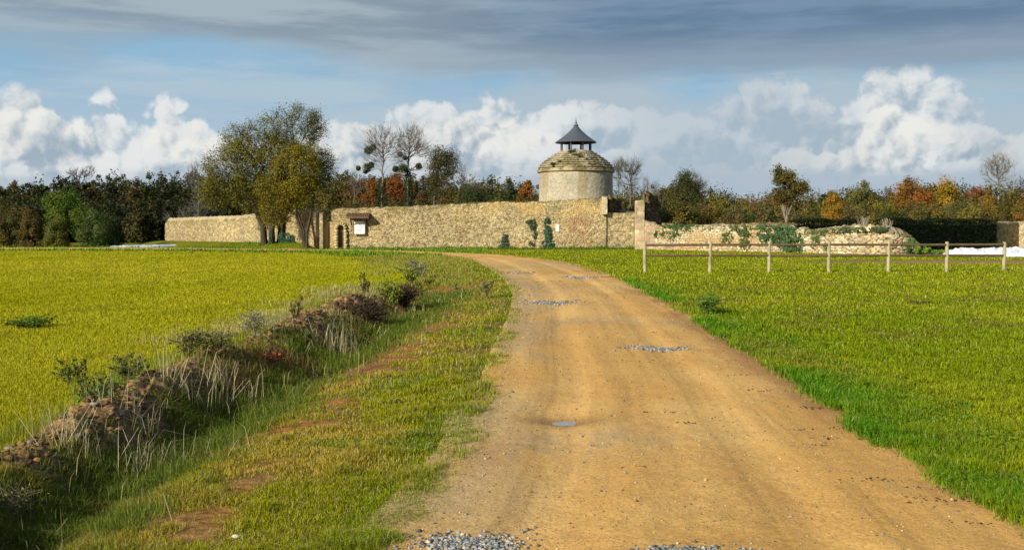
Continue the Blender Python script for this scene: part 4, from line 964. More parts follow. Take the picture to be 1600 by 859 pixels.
make_tree("broadleaf_tree", "dark half-bare oak with a leaning ragged crown, right of the two bare trees", "tree", [tk(Yt, 0, (678, 385), (678, 320), (679, 290), (684, 262), (690, 245))],
    [pell(683, 248, 14, 16, Yt, 1.2), pell(702, 245, 15, 14, Yt, 1.1), pell(684, 270, 15, 18, Yt, 1.2), pell(706, 268, 10, 14, Yt, .8), pell(690, 295, 24, 20, Yt, .8), pell(664, 290, 12, 24, Yt, .2)], 260, 7000, .17, [(.028, .032, .008), (.10, .09, .016)], (.13, .115, .09), .5, .015, .5, .2, trunk_r=.2, alpha=.5)
def bare(label, px, Y, top, ells, n=180, r0=.02, bark=GREYB, base_z=0, **kw):
    kw.setdefault('sub', 3); kw.setdefault('bare', True); kw.setdefault('rise', .8); kw.setdefault('alpha', .5); kw.setdefault('trunk_r', .13); kw.setdefault('twig', 2.6)
    return make_tree("bare_tree", label, "tree", [tk(Y, base_z, (px, 385), (px, top + (385 - top) * .55), (px + 1, top + (385 - top) * .25))], [pell(*e_[:4], Y, e_[4] if len(e_) > 4 else 1) for e_ in ells], n, 0, 0, None, bark, .55, r0 * .7, .5, .0, **kw)
bare("bare tree with upswept branches just right of the tower", 985, 116, 248, [(985, 285, 16, 20, 1), (974, 262, 14, 12, 1), (992, 262, 10, 14, 1), (966, 275, 8, 15, .5)], 190, .022, (.14, .13, .11))
bare("slender bare tree touching the tower's right side", 966, 119, 250, [(962, 272, 8, 22, 1), (968, 256, 6, 8, 1)], 70, .02, (.14, .13, .11))
bare("tall pale bare poplar standing above the orange trees near the right edge", 1560, 150, 236, [(1558, 272, 16, 28, 2), (1560, 255, 23, 19, 2), (1573, 275, 14, 24, .8), (1543, 270, 10, 22, .7)], 330, .026, (.30, .28, .24), rise=.8)
bare("bare tree cut by the right edge of the picture", 1600, 155, 268, [(1600, 290, 16, 18, 1)], 120, .024, (.26, .24, .21), rise=.7)
bare("bare round-headed tree alone on the left skyline", 125, 215, 259, [(118, 270, 15, 7, 1), (138, 268, 12, 8, 1), (128, 275, 18, 6, .6)], 150, .03, (.09, .08, .075))
bare("bare crown showing above the large dark green tree right of the tower", 1080, 150, 264, [(1078, 280, 18, 14, 1), (1092, 290, 14, 10, .6)], 170, .026, (.12, .11, .10))
bare("grey bare poplar behind the left side of the tallest tree", 310, 122, 235, [(308, 290, 12, 42, 1.5), (300, 270, 7, 20, .6), (320, 320, 10, 26, .8), (300, 330, 12, 18, .8)], 230, .016, (.20, .18, .155), rise=.8)
bare("thin grey bare sapling group left of the grey poplar", 286, 120, 320, [(284, 340, 7, 14, 1), (262, 342, 6, 10, .5)], 60, .016, (.24, .22, .19), rise=.8)
for i, (px_, t_, lb) in enumerate([(1008, 272, "bare grey tree in the gap right of the tower"), (1022, 278, "misty bare tree between the tower and the large dark tree"), (740, 268, "thin bare tree above the rust-coloured wood, right of the oak"), (722, 252, "faint bare tree touching the right side of the oak's crown"), (553, 262, "low bare tree left of the two tall bare trees")]):
    bare(lb, px_, 128, t_, [(px_, (t_ + 12) + 8, 7, 16, 1), (px_ + 3, t_ + 30, 9, 12, .6)], 55, .018, (.20, .18, .17), rise=.7)

# ------------------------------------------------------------------ woods
def clump_tree(cx, cy, z0, h, w, n_l, col, ls, crown_lo=.2, squeeze=1.0, nclump=34, bushy=False):
    """leaf cloud of many small clumps; returns centres, normals, colours"""
    k = nclump; d_ = rng.normal(0, 1, (k, 3)); d_ /= np.linalg.norm(d_, axis=1)[:, None]; d_[:, 2] = d_[:, 2] * .95 + .05
    cz = z0 + h * (crown_lo + (1 - crown_lo) / 2); rz = h * (1 - crown_lo) / 2
    rad = rng.uniform(.35, .92, (k, 1)); cen = np.array([cx, cy, cz]) + d_ * rad * np.array([w / 2 * squeeze, w / 2 * squeeze, rz])
    if bushy:
        m_ = k // 2; a = rng.uniform(0, 6.28, m_); r = rng.uniform(.5, .85, m_) * w / 2
        cen[:m_] = np.c_[cx + r * np.cos(a), cy + r * np.sin(a), z0 + h * rng.uniform(-.02, .42, m_) ** 1.0]
    cr = rng.uniform(.16, .32, k) * min(w / 2, rz * 1.3)
    i = rng.integers(0, k, n_l); q_ = rng.normal(0, 1, (n_l, 3)); q_ /= np.linalg.norm(q_, axis=1)[:, None]
    C = cen[i] + q_ * (cr[i] * rng.uniform(.2, 1.0, n_l) ** .7 * 1.5)[:, None]; C[:, 2] += np.abs(rng.normal(0, .5, n_l)) * cr[i]
    out_ = C - np.array([cx, cy, cz - .2 * h]); out_ /= np.linalg.norm(out_, axis=1)[:, None] + 1e-9
    q_ = q_ * .5 + out_ * .7
    cc = np.array(col) * rng.uniform(.8, 1.22, (n_l, 1)) * (.8 + .4 * rng.random(k))[i][:, None]
    hue = 1 + (rng.random(k)[i] - .5)[:, None] * np.array([.5, .0, .2])
    return C, q_, cc * hue
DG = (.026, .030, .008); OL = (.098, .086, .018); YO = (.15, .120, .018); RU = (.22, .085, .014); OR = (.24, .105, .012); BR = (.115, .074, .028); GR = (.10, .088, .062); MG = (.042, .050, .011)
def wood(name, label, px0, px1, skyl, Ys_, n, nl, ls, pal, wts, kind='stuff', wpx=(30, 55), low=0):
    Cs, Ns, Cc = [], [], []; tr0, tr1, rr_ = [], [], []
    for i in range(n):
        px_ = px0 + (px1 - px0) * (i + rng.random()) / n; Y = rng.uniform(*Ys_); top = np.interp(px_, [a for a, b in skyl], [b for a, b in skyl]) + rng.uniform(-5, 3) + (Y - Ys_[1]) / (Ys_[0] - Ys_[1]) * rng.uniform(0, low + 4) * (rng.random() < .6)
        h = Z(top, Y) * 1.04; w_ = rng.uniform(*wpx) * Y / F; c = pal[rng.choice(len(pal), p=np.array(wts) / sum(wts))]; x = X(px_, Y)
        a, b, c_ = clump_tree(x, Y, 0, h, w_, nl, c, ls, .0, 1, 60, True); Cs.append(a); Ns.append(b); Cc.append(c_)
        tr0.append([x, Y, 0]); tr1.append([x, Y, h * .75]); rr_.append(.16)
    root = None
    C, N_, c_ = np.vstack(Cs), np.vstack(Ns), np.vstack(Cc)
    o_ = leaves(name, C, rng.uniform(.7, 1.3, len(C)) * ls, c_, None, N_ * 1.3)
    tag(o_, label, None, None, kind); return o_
wood("wood", "wooded hillside of green and brown trees along the left skyline, cloud shade put into the leaf colours", -140, 560, [(-140, 292), (0, 286), (60, 281), (140, 277), (230, 272), (300, 272), (400, 272), (560, 270)], (190, 235), 170, 2000, .50, [DG, MG, (.050, .045, .012), (.070, .050, .018), (.15, .09, .012)], [6, 4, 3, .8, .2], wpx=(22, 44), low=14)  # very dark leaf palette: cloud shade over this wood is painted into the colours
wood("wood", "lower trees of the left wood in front of the skyline trees, cloud shade put into the leaf colours", -140, 330, [(-140, 330), (0, 318), (100, 320), (200, 318), (330, 312)], (135, 160), 64, 2300, .36, [DG, (.025, .032, .01), (.05, .045, .014)], [5, 3, 1.5], wpx=(32, 60))  # front rows share that cloud shade, also painted as dark leaf colours
wood("wood", "olive and rust coloured wood behind the long wall left of the tower", 480, 850, [(480, 275), (560, 270), (620, 268), (700, 272), (780, 279), (850, 284)], (150, 185), 80, 2300, .36, [DG, OL, BR, (.075, .075, .016), (.10, .05, .016)], [3, 4, 3, 2, 1.4], low=20)
wood("wood", "mixed olive, brown and rust coloured wood behind the ruined walls, right of the tower", 945, 1760, [(945, 300), (1000, 298), (1050, 284), (1100, 288), (1140, 306), (1200, 308), (1240, 296), (1280, 306), (1330, 293), (1370, 298), (1420, 286), (1480, 284), (1530, 296), (1600, 286), (1760, 290)], (145, 190), 160, 2400, .34, [MG, OL, YO, BR, RU, (.105, .084, .032)], [3, 6, 2, 3, .35, 3], low=14, wpx=(34, 66))
wood("shrub_thicket", "brushy thicket of brown-green shrubs in front of the wood, right of the tower", 950, 1740, [(950, 322), (1080, 315), (1200, 318), (1300, 318), (1400, 315), (1500, 318), (1740, 312)], (108, 128), 120, 2200, .21, [OL, YO, (.11, .088, .032), MG, (.12, .072, .02)], [5, 3, 4, 1.5, 1.2], wpx=(26, 50))
wood("shrub_thicket", "brown-green shrubs growing right behind the long wall", 500, 850, [(500, 322), (560, 315), (640, 305), (700, 310), (760, 308), (850, 300)], (112, 135), 60, 2200, .21, [OL, BR, (.065, .06, .016), DG], [4, 3, 3, 2], wpx=(24, 44))
def single(name, label, px_, top, bot, wpx, Y, col, n_l=3000, ls=.28, cat="tree", lo=.12, sq=1.0, group=None, nc=40, trunk=True, zb=0):
    h = Z(top, Y) - zb; x = X(px_, Y); w_ = wpx * Y / F; root = empty(name, (x, Y, zb))
    bush_ = lo == 0 and name != 'conical_tree'; n_l = int(n_l * 2.4); ls = ls * .62; col = tuple(c_ * 1.2 for c_ in col)
    C, N_, cc = clump_tree(x, Y, zb, h * 1.03, w_ * 1.05, n_l, col, ls, lo, sq, nc, bush_)
    if name == 'conical_tree': C[:, :2] = np.array([x, Y]) + (C[:, :2] - np.array([x, Y])) * np.clip(1.55 - 1.25 * (C[:, 2:3] - zb) / h, .15, 1.3); C[:, 2] = np.maximum(C[:, 2], zb + .05)
    if trunk:
        tp = np.array([[x, Y, zb - .05], [x + .05, Y, zb + h * .3], [x - .05, Y, zb + h * .6]]); k = 10; cen = C[rng.integers(0, len(C), k)]
        P0 = np.vstack([tp[:-1], np.repeat(tp[1:2], k, 0)]); P1 = np.vstack([tp[1:], cen]); r = max(.06, w_ * .022)
        child(prisms("trunk", P0, P1, np.r_[r * 1.3, r, np.full(k, r * .5)], np.r_[r, r * .5, np.full(k, r * .12)], barkcol(k + 2, (.11, .09, .07))), root)
    child(leaves("crown", C, rng.uniform(.7, 1.3, n_l) * ls, cc, None, N_ * 1.3), root); tag(root, label, cat, group); return root
# left group by the field
single("bush", "brown-green bushy tree at the left edge of the field", 12, 318, 386, 64, 107, (.075, .065, .016), 5000, .26, "bush", .0)
single("bush", "brownish bush second from the left edge, left of the light green tree", 52, 326, 386, 46, 106.5, (.085, .06, .018), 4000, .26, "bush", .0)
single("broadleaf_tree", "light yellow-green tree in the group at the left edge of the field", 103, 290, 386, 66, 110, (.075, .105, .012), 5200, .27, "tree", .1)
single("bush", "broad dark green bush with grey-green leaves, rightmost of the left group", 148, 327, 386, 66, 105, (.045, .072, .016), 5500, .24, "bush", .0)
single("bush", "yellowish small bush in front of the light green tree, left of the dark green bush", 88, 340, 386, 40, 104.5, (.095, .095, .02), 3000, .22, "bush", .0)
single("bush", "dark bush behind the pale sheet, between the left group and the wall's end", 176, 340, 386, 32, 108, (.022, .032, .010), 2600, .24, "bush", .0)
single("shrub", "yellow-green willow shrub behind the wall above the arched doorway", 535, 312, 345, 56, 97, (.085, .082, .018), 4200, .19, "shrub", .0)
single("shrub", "dark shrub behind the wooden gate", 505, 322, 345, 30, 99, (.035, .045, .012), 2000, .19, "shrub", .0)
single("shrub", "broad dark evergreen bush showing above the long wall, left of the tower", 742, 297, 320, 54, 95, (.030, .040, .012), 3600, .20, "shrub", .5, trunk=True)
single("broadleaf_tree", "rust orange tree between the two bare mistletoe trees", 618, 266, 320, 54, 140, (.13, .050, .012), 4500, .36, "tree", .2)
single("broadleaf_tree", "rusty tree left of the left bare mistletoe tree", 583, 274, 320, 36, 142, (.12, .045, .010), 3000, .36)
single("broadleaf_tree", "orange tree touching the left side of the tower", 824, 284, 316, 34, 138, (.23, .085, .012), 3200, .36)
single("broadleaf_tree", "dark green tree left of the orange tree by the tower", 800, 280, 316, 34, 145, (.03, .038, .010), 3000, .36)
single("broadleaf_tree", "large dome-shaped dark green tree right of the tower", 1070, 277, 360, 72, 128, (.042, .046, .012), 7500, .32)
single("shrub", "olive shrub mass just right of the broken pier", 1045, 312, 355, 50, 112, (.075, .065, .016), 4200, .25, "shrub", .0)
single("broadleaf_tree", "small dark green crown on the right skyline, just behind the round golden orange tree", 1290, 293, 320, 30, 150, (.03, .04, .012), 2000, .36)
rt_, _, _ = make_tree("broadleaf_tree", "ragged yellow-brown tree with bare top twigs, above the middle of the ruined wall", "tree", [tk(125, 0, (1228, 385), (1228, 320), (1226, 295), (1220, 275))],
    [pell(1216, 268, 8, 6, 125, .2), pell(1228, 280, 14, 10, 125, 1), pell(1250, 295, 13, 10, 125, 1), pell(1228, 305, 20, 14, 125, 1)], 160, 5000, .26, [(.05, .045, .010), (.15, .115, .018)], (.13, .11, .085), .5, .02, .45, .2)
single("broadleaf_tree", "small round golden orange tree standing above the dark hedge", 1300, 298, 345, 32, 100, (.22, .125, .012), 3400, .19, "tree", .25)
single("broadleaf_tree", "deep orange tree on the right skyline, left of the golden one", 1425, 281, 320, 60, 148, (.19, .080, .014), 4600, .36)
single("broadleaf_tree", "golden yellow tree on the right skyline", 1478, 279, 320, 50, 146, (.27, .150, .014), 4600, .36)
single("broadleaf_tree", "dull red tree on the right skyline, left of the tall bare poplar", 1522, 291, 320, 34, 150, (.17, .055, .014), 3000, .36)
single("broadleaf_tree", "olive-gold tree on the right skyline between the deep orange tree and the round golden tree", 1352, 288, 320, 48, 150, (.10, .085, .02), 4000, .36)
single("conical_tree", "narrow rust brown conical tree above the middle of the dark hedge", 1458, 304, 346, 24, 118, (.14, .075, .016), 2600, .24, "tree", .0, .8)
single("conical_tree", "larger orange and brown conical tree above the right part of the dark hedge", 1545, 288, 346, 42, 116, (.15, .095, .014), 5200, .24, "tree", .0, .85)
single("conical_tree", "small dark conical tree right of the larger conical tree", 1570, 302, 346, 24, 114, (.07, .06, .014), 2600, .24, "tree", .0, .8)
single("shrub", "orange-brown shrub cut by the right edge of the picture", 1597, 312, 346, 34, 112, (.15, .075, .016), 2800, .24, "shrub", .0)
single("shrub", "smooth domed olive shrub left of the larger conical tree", 1500, 314, 346, 56, 112, (.085, .085, .025), 4000, .22, "shrub", .0)
single("shrub", "small dark green bush above the ivy-covered ruin", 1170, 330, 355, 28, 100, (.020, .040, .012), 2200, .20, "shrub", .0)
single("shrub", "dark evergreen bush right of the small dark green bush, above the ruin", 1205, 332, 352, 30, 99, (.020, .036, .012), 2200, .20, "shrub", .0)
for px_, t_, lb in [(1350, 340, "pollarded shrub with pale bare stems, growing on the rounded ruin"), (1387, 342, "pollarded shrub with pale bare stems, right of the other one by the hedge"), (1228, 322, "pale-stemmed bare shrub below the ragged yellow-brown tree")]:
    Y = 78 if px_ > 1300 else 98; r_ = empty("bare_shrub", (X(px_, Y), Y, 0)); n = 26; a = rng.uniform(-.55, .55, n); h = Z(t_, Y)
    P0 = np.tile([[X(px_, Y), Y, h - 22 * Y / F]], (n, 1)) + rng.normal(0, .06, (n, 3)); P1 = np.c_[P0[:, 0] + np.sin(a) * 15 * Y / F, P0[:, 1] + rng.normal(0, .3, n), h + rng.uniform(-.25, .12, n)]
    tr_ = prisms("stems", np.vstack([P0, [[X(px_, Y), Y, 0]]]), np.vstack([P1, [[X(px_, Y), Y, h - 22 * Y / F + .1]]]), np.r_[np.full(n, .03), .09], np.r_[np.full(n, .012), .07], barkcol(n + 1, (.42, .36, .26))); child(tr_, r_); tag(r_, lb, "shrub")

# ------------------------------------------------------------------ hedges
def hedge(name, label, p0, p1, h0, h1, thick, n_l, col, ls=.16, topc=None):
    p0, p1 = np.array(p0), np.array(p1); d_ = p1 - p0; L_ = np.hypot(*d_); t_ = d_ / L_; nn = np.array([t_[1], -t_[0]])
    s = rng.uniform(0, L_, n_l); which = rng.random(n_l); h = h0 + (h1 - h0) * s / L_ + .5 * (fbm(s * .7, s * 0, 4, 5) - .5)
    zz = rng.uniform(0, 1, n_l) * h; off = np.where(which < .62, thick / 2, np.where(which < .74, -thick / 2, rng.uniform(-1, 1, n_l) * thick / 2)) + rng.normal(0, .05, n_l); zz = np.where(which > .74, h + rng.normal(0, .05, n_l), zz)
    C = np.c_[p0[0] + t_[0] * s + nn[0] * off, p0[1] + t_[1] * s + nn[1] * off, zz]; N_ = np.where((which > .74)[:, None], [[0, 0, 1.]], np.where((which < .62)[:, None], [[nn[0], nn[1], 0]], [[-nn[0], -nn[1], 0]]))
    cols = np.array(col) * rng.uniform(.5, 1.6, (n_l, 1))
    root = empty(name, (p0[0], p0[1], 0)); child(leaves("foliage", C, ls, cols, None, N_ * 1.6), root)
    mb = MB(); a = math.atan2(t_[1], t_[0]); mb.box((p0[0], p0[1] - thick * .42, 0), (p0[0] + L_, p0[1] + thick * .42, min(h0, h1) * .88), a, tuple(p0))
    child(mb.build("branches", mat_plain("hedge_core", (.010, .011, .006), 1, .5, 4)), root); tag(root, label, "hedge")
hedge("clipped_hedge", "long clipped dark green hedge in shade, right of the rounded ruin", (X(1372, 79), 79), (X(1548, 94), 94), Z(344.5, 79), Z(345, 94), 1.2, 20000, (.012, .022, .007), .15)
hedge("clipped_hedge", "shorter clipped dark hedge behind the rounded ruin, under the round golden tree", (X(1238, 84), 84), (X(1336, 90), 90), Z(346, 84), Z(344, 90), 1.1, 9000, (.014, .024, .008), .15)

# ------------------------------------------------------------------ ivy, climbers and wall-top weeds
def ivy_patch(label, blobs, Yf, col, n, ls=.15, bulge=.22, name="ivy"):
    cs = []; b = np.array(blobs, float); w = b[:, 2] * b[:, 3]; w /= w.sum()
    for e, m_ in zip(b, rng.multinomial(n, w)):
        a = rng.uniform(0, 6.28, m_); r = np.sqrt(rng.random(m_)) * (.45 + 1.1 * fbm(np.cos(a) * 2.5 + e[0], np.sin(a) * 2.5, 3, 3)); px_, py_ = e[0] + e[2] * r * np.cos(a), e[1] + e[3] * r * np.sin(a)
        Y = np.array([Yf(p_) for p_ in px_]) - rng.uniform(.02, bulge, m_) * (1.2 - r)
        hole = fbm(px_ * .22, py_ * .28, 3, 61) > .40
        for p_, q_, y_ in zip(px_[hole], py_[hole], Y[hole]): cs.append(P(p_, q_, y_))
    C = np.array(cs); C[:, 2] = np.maximum(C[:, 2], .03); n_ = len(C)
    o_ = leaves(name, C, rng.uniform(.6, 1.3, n_) * ls, np.array(col) * rng.uniform(.5, 1.7, (n_, 1)), None, np.tile([[-.4, -1.2, .5]], (n_, 1))); tag(o_, label, "climbing plant"); return o_
wf = lambda p_: 90.55
ivy_patch("short ivy climbing the long wall, leftmost of the three plants", [(788, 380, 6, 9), (789, 368, 3.5, 6), (784, 386, 6, 4)], wf, (.055, .085, .055), 700, .16)
ivy_patch("tall thin ivy with a bare stem climbing the long wall, middle of the three plants", [(832, 352, 6, 10), (834, 365, 4, 9), (830, 382, 5, 7), (826, 347, 5, 3)], wf, (.060, .085, .040), 800, .15)
ivy_patch("tallest and thickest blue-green ivy on the long wall, left of the plaque", [(857, 382, 9, 8), (856, 366, 6, 14), (855, 349, 4, 10)], wf, (.050, .095, .055), 1600, .16)
ivy_patch("green-blue climber spreading on the wall between the two leafy trees' trunks", [(450, 375, 12, 10), (462, 382, 10, 5), (440, 370, 6, 8)], lambda p_: 94.0, (.040, .085, .050), 1400, .16)
ivy_patch("ivy at the foot of the tallest tree's middle trunk", [(424, 370, 4, 10)], lambda p_: 94.1, (.03, .06, .035), 500, .14)
yr = lambda p_: float(np.interp(p_, [1030, 1060, 1100, 1130, 1180, 1230, 1262, 1285, 1320, 1350, 1385, 1424], [88.5, 86, 83, 81, 79, 76.5, 75, 74, 72.5, 71.5, 71, 73])) - .5
ivy_patch("thick ivy hanging over the left end of the ruined wall, beside the broken pier", [(1050, 364, 24, 13), (1036, 366, 12, 16), (1050, 374, 12, 12), (1075, 358, 24, 7)], yr, (.045, .085, .025), 4600, .17, .5)
ivy_patch("thin ivy strands on the middle of the ruined wall", [(1162, 362, 12, 11), (1164, 378, 10, 15), (1135, 372, 11, 12), (1150, 357, 30, 5), (1110, 358, 24, 4)], yr, (.075, .10, .03), 2800, .15, .35)
ivy_patch("broad blue-green ivy covering the ruined wall between the second and fourth fence posts", [(1215, 366, 36, 15), (1232, 376, 26, 18), (1238, 390, 18, 8), (1200, 372, 18, 14), (1210, 356, 34, 5)], yr, (.055, .10, .038), 8500, .17, .6)
ivy_patch("ivy over the gap between the two ruined walls, beside the fourth fence post", [(1275, 375, 20, 15), (1270, 388, 14, 10), (1290, 386, 12, 9), (1283, 366, 26, 6)], yr, (.070, .10, .028), 4000, .16, .5)
ivy_patch("green creeping plants on top of the rounded ruin", [(1340, 360, 50, 5), (1310, 363, 34, 5), (1372, 360, 28, 5)], yr, (.06, .08, .03), 2200, .14, .5, "creeping_plants")
ivy_patch("leafy weeds heaped at the right end of the rounded ruin", [(1425, 384, 12, 12), (1438, 392, 18, 7), (1460, 395, 14, 4)], lambda p_: 69.5, (.055, .11, .03), 2400, .15, 1.2, "weeds")
ivy_patch("bright yellow-green shrub clump behind the fence's fifth span", [(1433, 390, 6, 6), (1450, 389, 5, 5)], lambda p_: 68, (.13, .19, .02), 1100, .12, .6, "weeds")
def tuft_line(label, pxs, ytop, Y, n, h, colr, name="weeds"):
    px_ = rng.uniform(*pxs, n); y_ = np.interp(px_, *ytop); hh = h * rng.uniform(.3, 1.2, n) * (.4 + 1.2 * fbm(px_ * .15, px_ * 0, 3, 7)); Yv = Y + rng.uniform(-.3, .3, n)
    P0 = np.c_[(px_ - 800) / F * Yv, Yv, [Z(a, b) for a, b in zip(y_, Yv)]]; P1 = P0 + np.c_[rng.normal(0, .08, n), rng.normal(0, .08, n), hh]
    s = .035; V = np.stack([P0 - [s, 0, .05], P0 + [s, 0, -.05], P1], 1).reshape(-1, 3); o_ = mesh_np(name, V, np.arange(3 * n).reshape(-1, 3), M_GRASS, np.repeat(np.array(colr) * rng.uniform(.6, 1.4, (n, 1)), 3, 0)); tag(o_, label, None, None, 'stuff')
tuft_line("dry grass and weeds growing along the top of the long wall", (560, 940), ([560, 600, 700, 760, 840, 940], [328, 326.5, 322, 318, 318, 312]), 91, 1600, .22, (.14, .13, .035), "wall_top_grass")
tuft_line("grass tufts along the foot of the long wall", (540, 1000), ([540, 1000], [389.5, 389]), 90.4, 2400, .28, (.09, .15, .02), "wall_foot_grass")
# moss tufts on the dome
for a, b, r in [(897, 236, .45), (891, 237, .3), (878, 255, .35), (864, 256, .3), (865, 260, .2), (905, 244, .25), (916, 248, .2), (893, 255, .2), (875, 252, .25)]:
    c = P(a, b, TY - 3.0); n = 200; rr_ = 3.3
    d_ = rng.normal(0, 1, (n, 3)); d_ /= np.linalg.norm(d_, axis=1)[:, None]; child(leaves("plant_tuft", c + d_ * np.array([r, .3, r * .6]) * rng.random((n, 1)), .13, np.array([.07, .085, .02]) * rng.uniform(.5, 1.5, (n, 1)), None, d_), tw)

# ------------------------------------------------------------------ grass
def blades(name, x, y, z, h, w, cols, label, lean=.35, mat=None, kind='stuff', curl=.5):
    n = len(x); a = rng.uniform(0, 6.28, n); le = np.minimum(np.abs(rng.normal(0, lean, n)), 1.6); dx_, dy_ = np.cos(a) * le, np.sin(a) * le
    b = rng.uniform(0, 6.28, n); wx, wy = np.cos(b) * w * .5, np.sin(b) * w * .5
    p0 = np.c_[x - wx, y - wy, z - .01]; p1 = np.c_[x + wx, y + wy, z - .01]
    mx_, my_, mz_ = x + dx_ * h * .35, y + dy_ * h * .35, z + h * .62
    p2 = np.c_[mx_ - wx * .7, my_ - wy * .7, mz_]; p3 = np.c_[mx_ + wx * .7, my_ + wy * .7, mz_]
    p4 = np.c_[x + dx_ * h, y + dy_ * h, z + h * (1 - curl * le * .5)]
    V = np.stack([p0, p1, p3, p2, p4, p4], 1)[:, :5].reshape(-1, 3); i = 5 * np.arange(n)[:, None]
    q4 = np.hstack([i, i + 1, i + 2, i + 3]); t3 = np.hstack([i + 3, i + 2, i + 4])
    Fc = np.vstack([np.stack([i[:, 0], i[:, 0] + 1, i[:, 0] + 2], 1), np.stack([i[:, 0], i[:, 0] + 2, i[:, 0] + 3], 1), t3])
    o_ = mesh_np(name, V, Fc, mat or M_GRASS, np.repeat(cols, 5, 0)); return tag(o_, label, None, None, kind)
def spots(n, px0, px1, y0, y1, gam=1.0):
    """ground spots, spread so that far ground gets its share too"""
    px_ = rng.uniform(px0, px1, n); py_ = y0 + (y1 - y0) * rng.random(n) ** gam
    d0 = (px_ - 800) / F; dz = -ST - (py_ - 429.5) / F * CT; dy = CT - (py_ - 429.5) / F * ST; t = -CH / dz; return d0 * t, dy * t
NG = 1.0
# field
x, y = spots(int(470000 * NG), -120, 760, 391, 780, 1.25); k = (FIELD(x, y) > 0) & (pdist(x, y, RIDGE)[0] > .30 + .008 * y + .25 * (fbm(x * 2, y * 2, 3, 88) - .3)); x, y = x[k], y[k]; n = len(x)
z = ground_h(x, y); w = np.maximum(.0036, y * .0007) * rng.uniform(.7, 1.3, n); h = (.032 + .03 * rng.random(n)) * (1 + .003 * y) * (.8 + .4 * fbm(x * 1.5, y * 1.5, 2, 201))
pa_ = fbm(x * .25, y * .12, 4, 203)[:, None]; cols = np.array([.280, .285, .005]) + (np.array([.385, .355, .022]) - np.array([.280, .285, .005])) * np.clip(pa_ * 1.6 - .3, 0, 1)
cols = cols * rng.uniform(.85, 1.15, (n, 1)) * (1 - .18 * sstep(fbm(x * 1.1, y * .6, 3, 204), .58, .7))[:, None]
blades("field_grass", x, y, z, h, w, cols, "short yellow-green grass of the left field", .8)
# far field edge: darker greens
x, y = spots(26000, -100, 760, 386.5, 400); dF = FIELD(x, y) > 0; k = ~dF & (road_mask(x, y) < -.3); x, y = x[k], y[k]; n = len(x)
blades("edge_grass", x, y, ground_h(x, y), rng.uniform(.06, .26, n), np.full(n, .08), np.array([.13, .22, .018]) * rng.uniform(.5, 1.4, (n, 1)), "rough green grass along the far edge of the field and the track", .4)
# verge
x, y = spots(int(480000 * NG), -100, 860, 397, 875, 1.15); dr_, sr_, tr_ = pdist(x, y, RIDGE); rm_ = road_mask(x, y); dsl, _, _ = pdist(x, y, SOIL)
k = (FIELD(x, y) == 0) & (rm_ + np.abs(rng.normal(0, .05, len(x))) * np.sign(rng.random(len(x)) - .4) < -.02) & (x < np.interp(y, RL[:14, 1], RL[:14, 0]) + .25)
so = np.exp(-(dsl / (.50 + .012 * y)) ** 2) * sstep(fbm(x * 1.3, y * 1.3, 4, 21), .34, .60) * (.4 + 1.0 * sstep(fbm(x * 4, y * 4, 3, 79), .35, .6)); k &= rng.random(len(x)) > so * 1.02
k &= rng.random(len(x)) > .55 * sstep(fbm(x * .5, y * .5, 4, 77), .60, .72)
k &= rng.random(len(x)) > .5 * sstep(fbm(x * 2.2, y * 2.2, 4, 78), .50, .62)
x, y, rm_, so = x[k], y[k], rm_[k], so[k]; n = len(x); dd_, s2_, td_ = pdist(x, y, DITCH)
wet = np.exp(-(dd_ / (.45 + .015 * y)) ** 2) * (td_ < .99); tuf = fbm(x * 3.2, y * 3.2, 3, 207)
h = (.016 + .060 * sstep(tuf, .45, .78) + .028 * rng.random(n)) * (1 + .010 * y) * (1 + .5 * wet) * (1 - .6 * np.clip(so, 0, 1)); w = np.maximum(.0036, y * .0007) * rng.uniform(.7, 1.3, n)
g1, g2, g3 = np.array([.26, .26, .006]), np.array([.38, .29, .035]), np.array([.12, .205, .006])
cols = g1 + (g2 - g1) * sstep(fbm(x * 1.1, y * 1.1, 3, 208), .42, .66)[:, None]; lush = np.clip(sstep(-rm_, .75, .1) * .8 + sstep(fbm(x * .9, y * .9, 3, 209), .55, .68) * .8, 0, 1)[:, None]; cols = cols + (g3 - cols) * lush * .75
cols = cols + (np.array([.045, .085, .014]) - cols) * (wet * .7)[:, None]; cols = cols * rng.uniform(.6, 1.4, (n, 1))
straw = rng.random(n) < .14; cols[straw] = np.array([.42, .36, .18]) * rng.uniform(.6, 1.2, (straw.sum(), 1))
blades("verge_grass", x, y, ground_h(x, y), h, w, cols, "uneven green and straw-coloured grass of the verge between ditch and road", 1.0)
# right meadow
x, y = spots(int(540000 * NG), 700, 1720, 391, 880, 1.2); rm_ = road_mask(x, y); k = (rm_ + np.abs(rng.normal(0, .05, len(x))) * np.sign(rng.random(len(x)) - .4) < -.02) & (x > np.interp(y, RR[:14, 1], RR[:14, 0]) - .25)
k &= ~((np.exp(-((x - fr[0]) / 9) ** 2 - ((y - fr[1] - 1) / 3.0) ** 4)) > .4)
k &= ~((np.exp(-((x - tkx) / 5) ** 2 - ((y - tky) / .8) ** 2)) > .5)
x, y, rm_ = x[k], y[k], rm_[k]; n = len(x); tuf = fbm(x * 2.6, y * 2.6, 3, 217); edge_ = sstep(-rm_, 1.5, .1) * (y < 34) * (.25 + .9 * sstep(fbm(x * .8, y * .8, 3, 222), .32, .6))
h = (.025 + .035 * rng.random(n) + .035 * sstep(tuf, .45, .7) + .060 * edge_ * (.2 + tuf * 1.2)) * (1 + .006 * y); w = np.maximum(.0036, y * .0007) * rng.uniform(.7, 1.4, n)
g1, g2, g3 = np.array([.165, .220, .004]), np.array([.245, .270, .008]), np.array([.085, .20, .008])
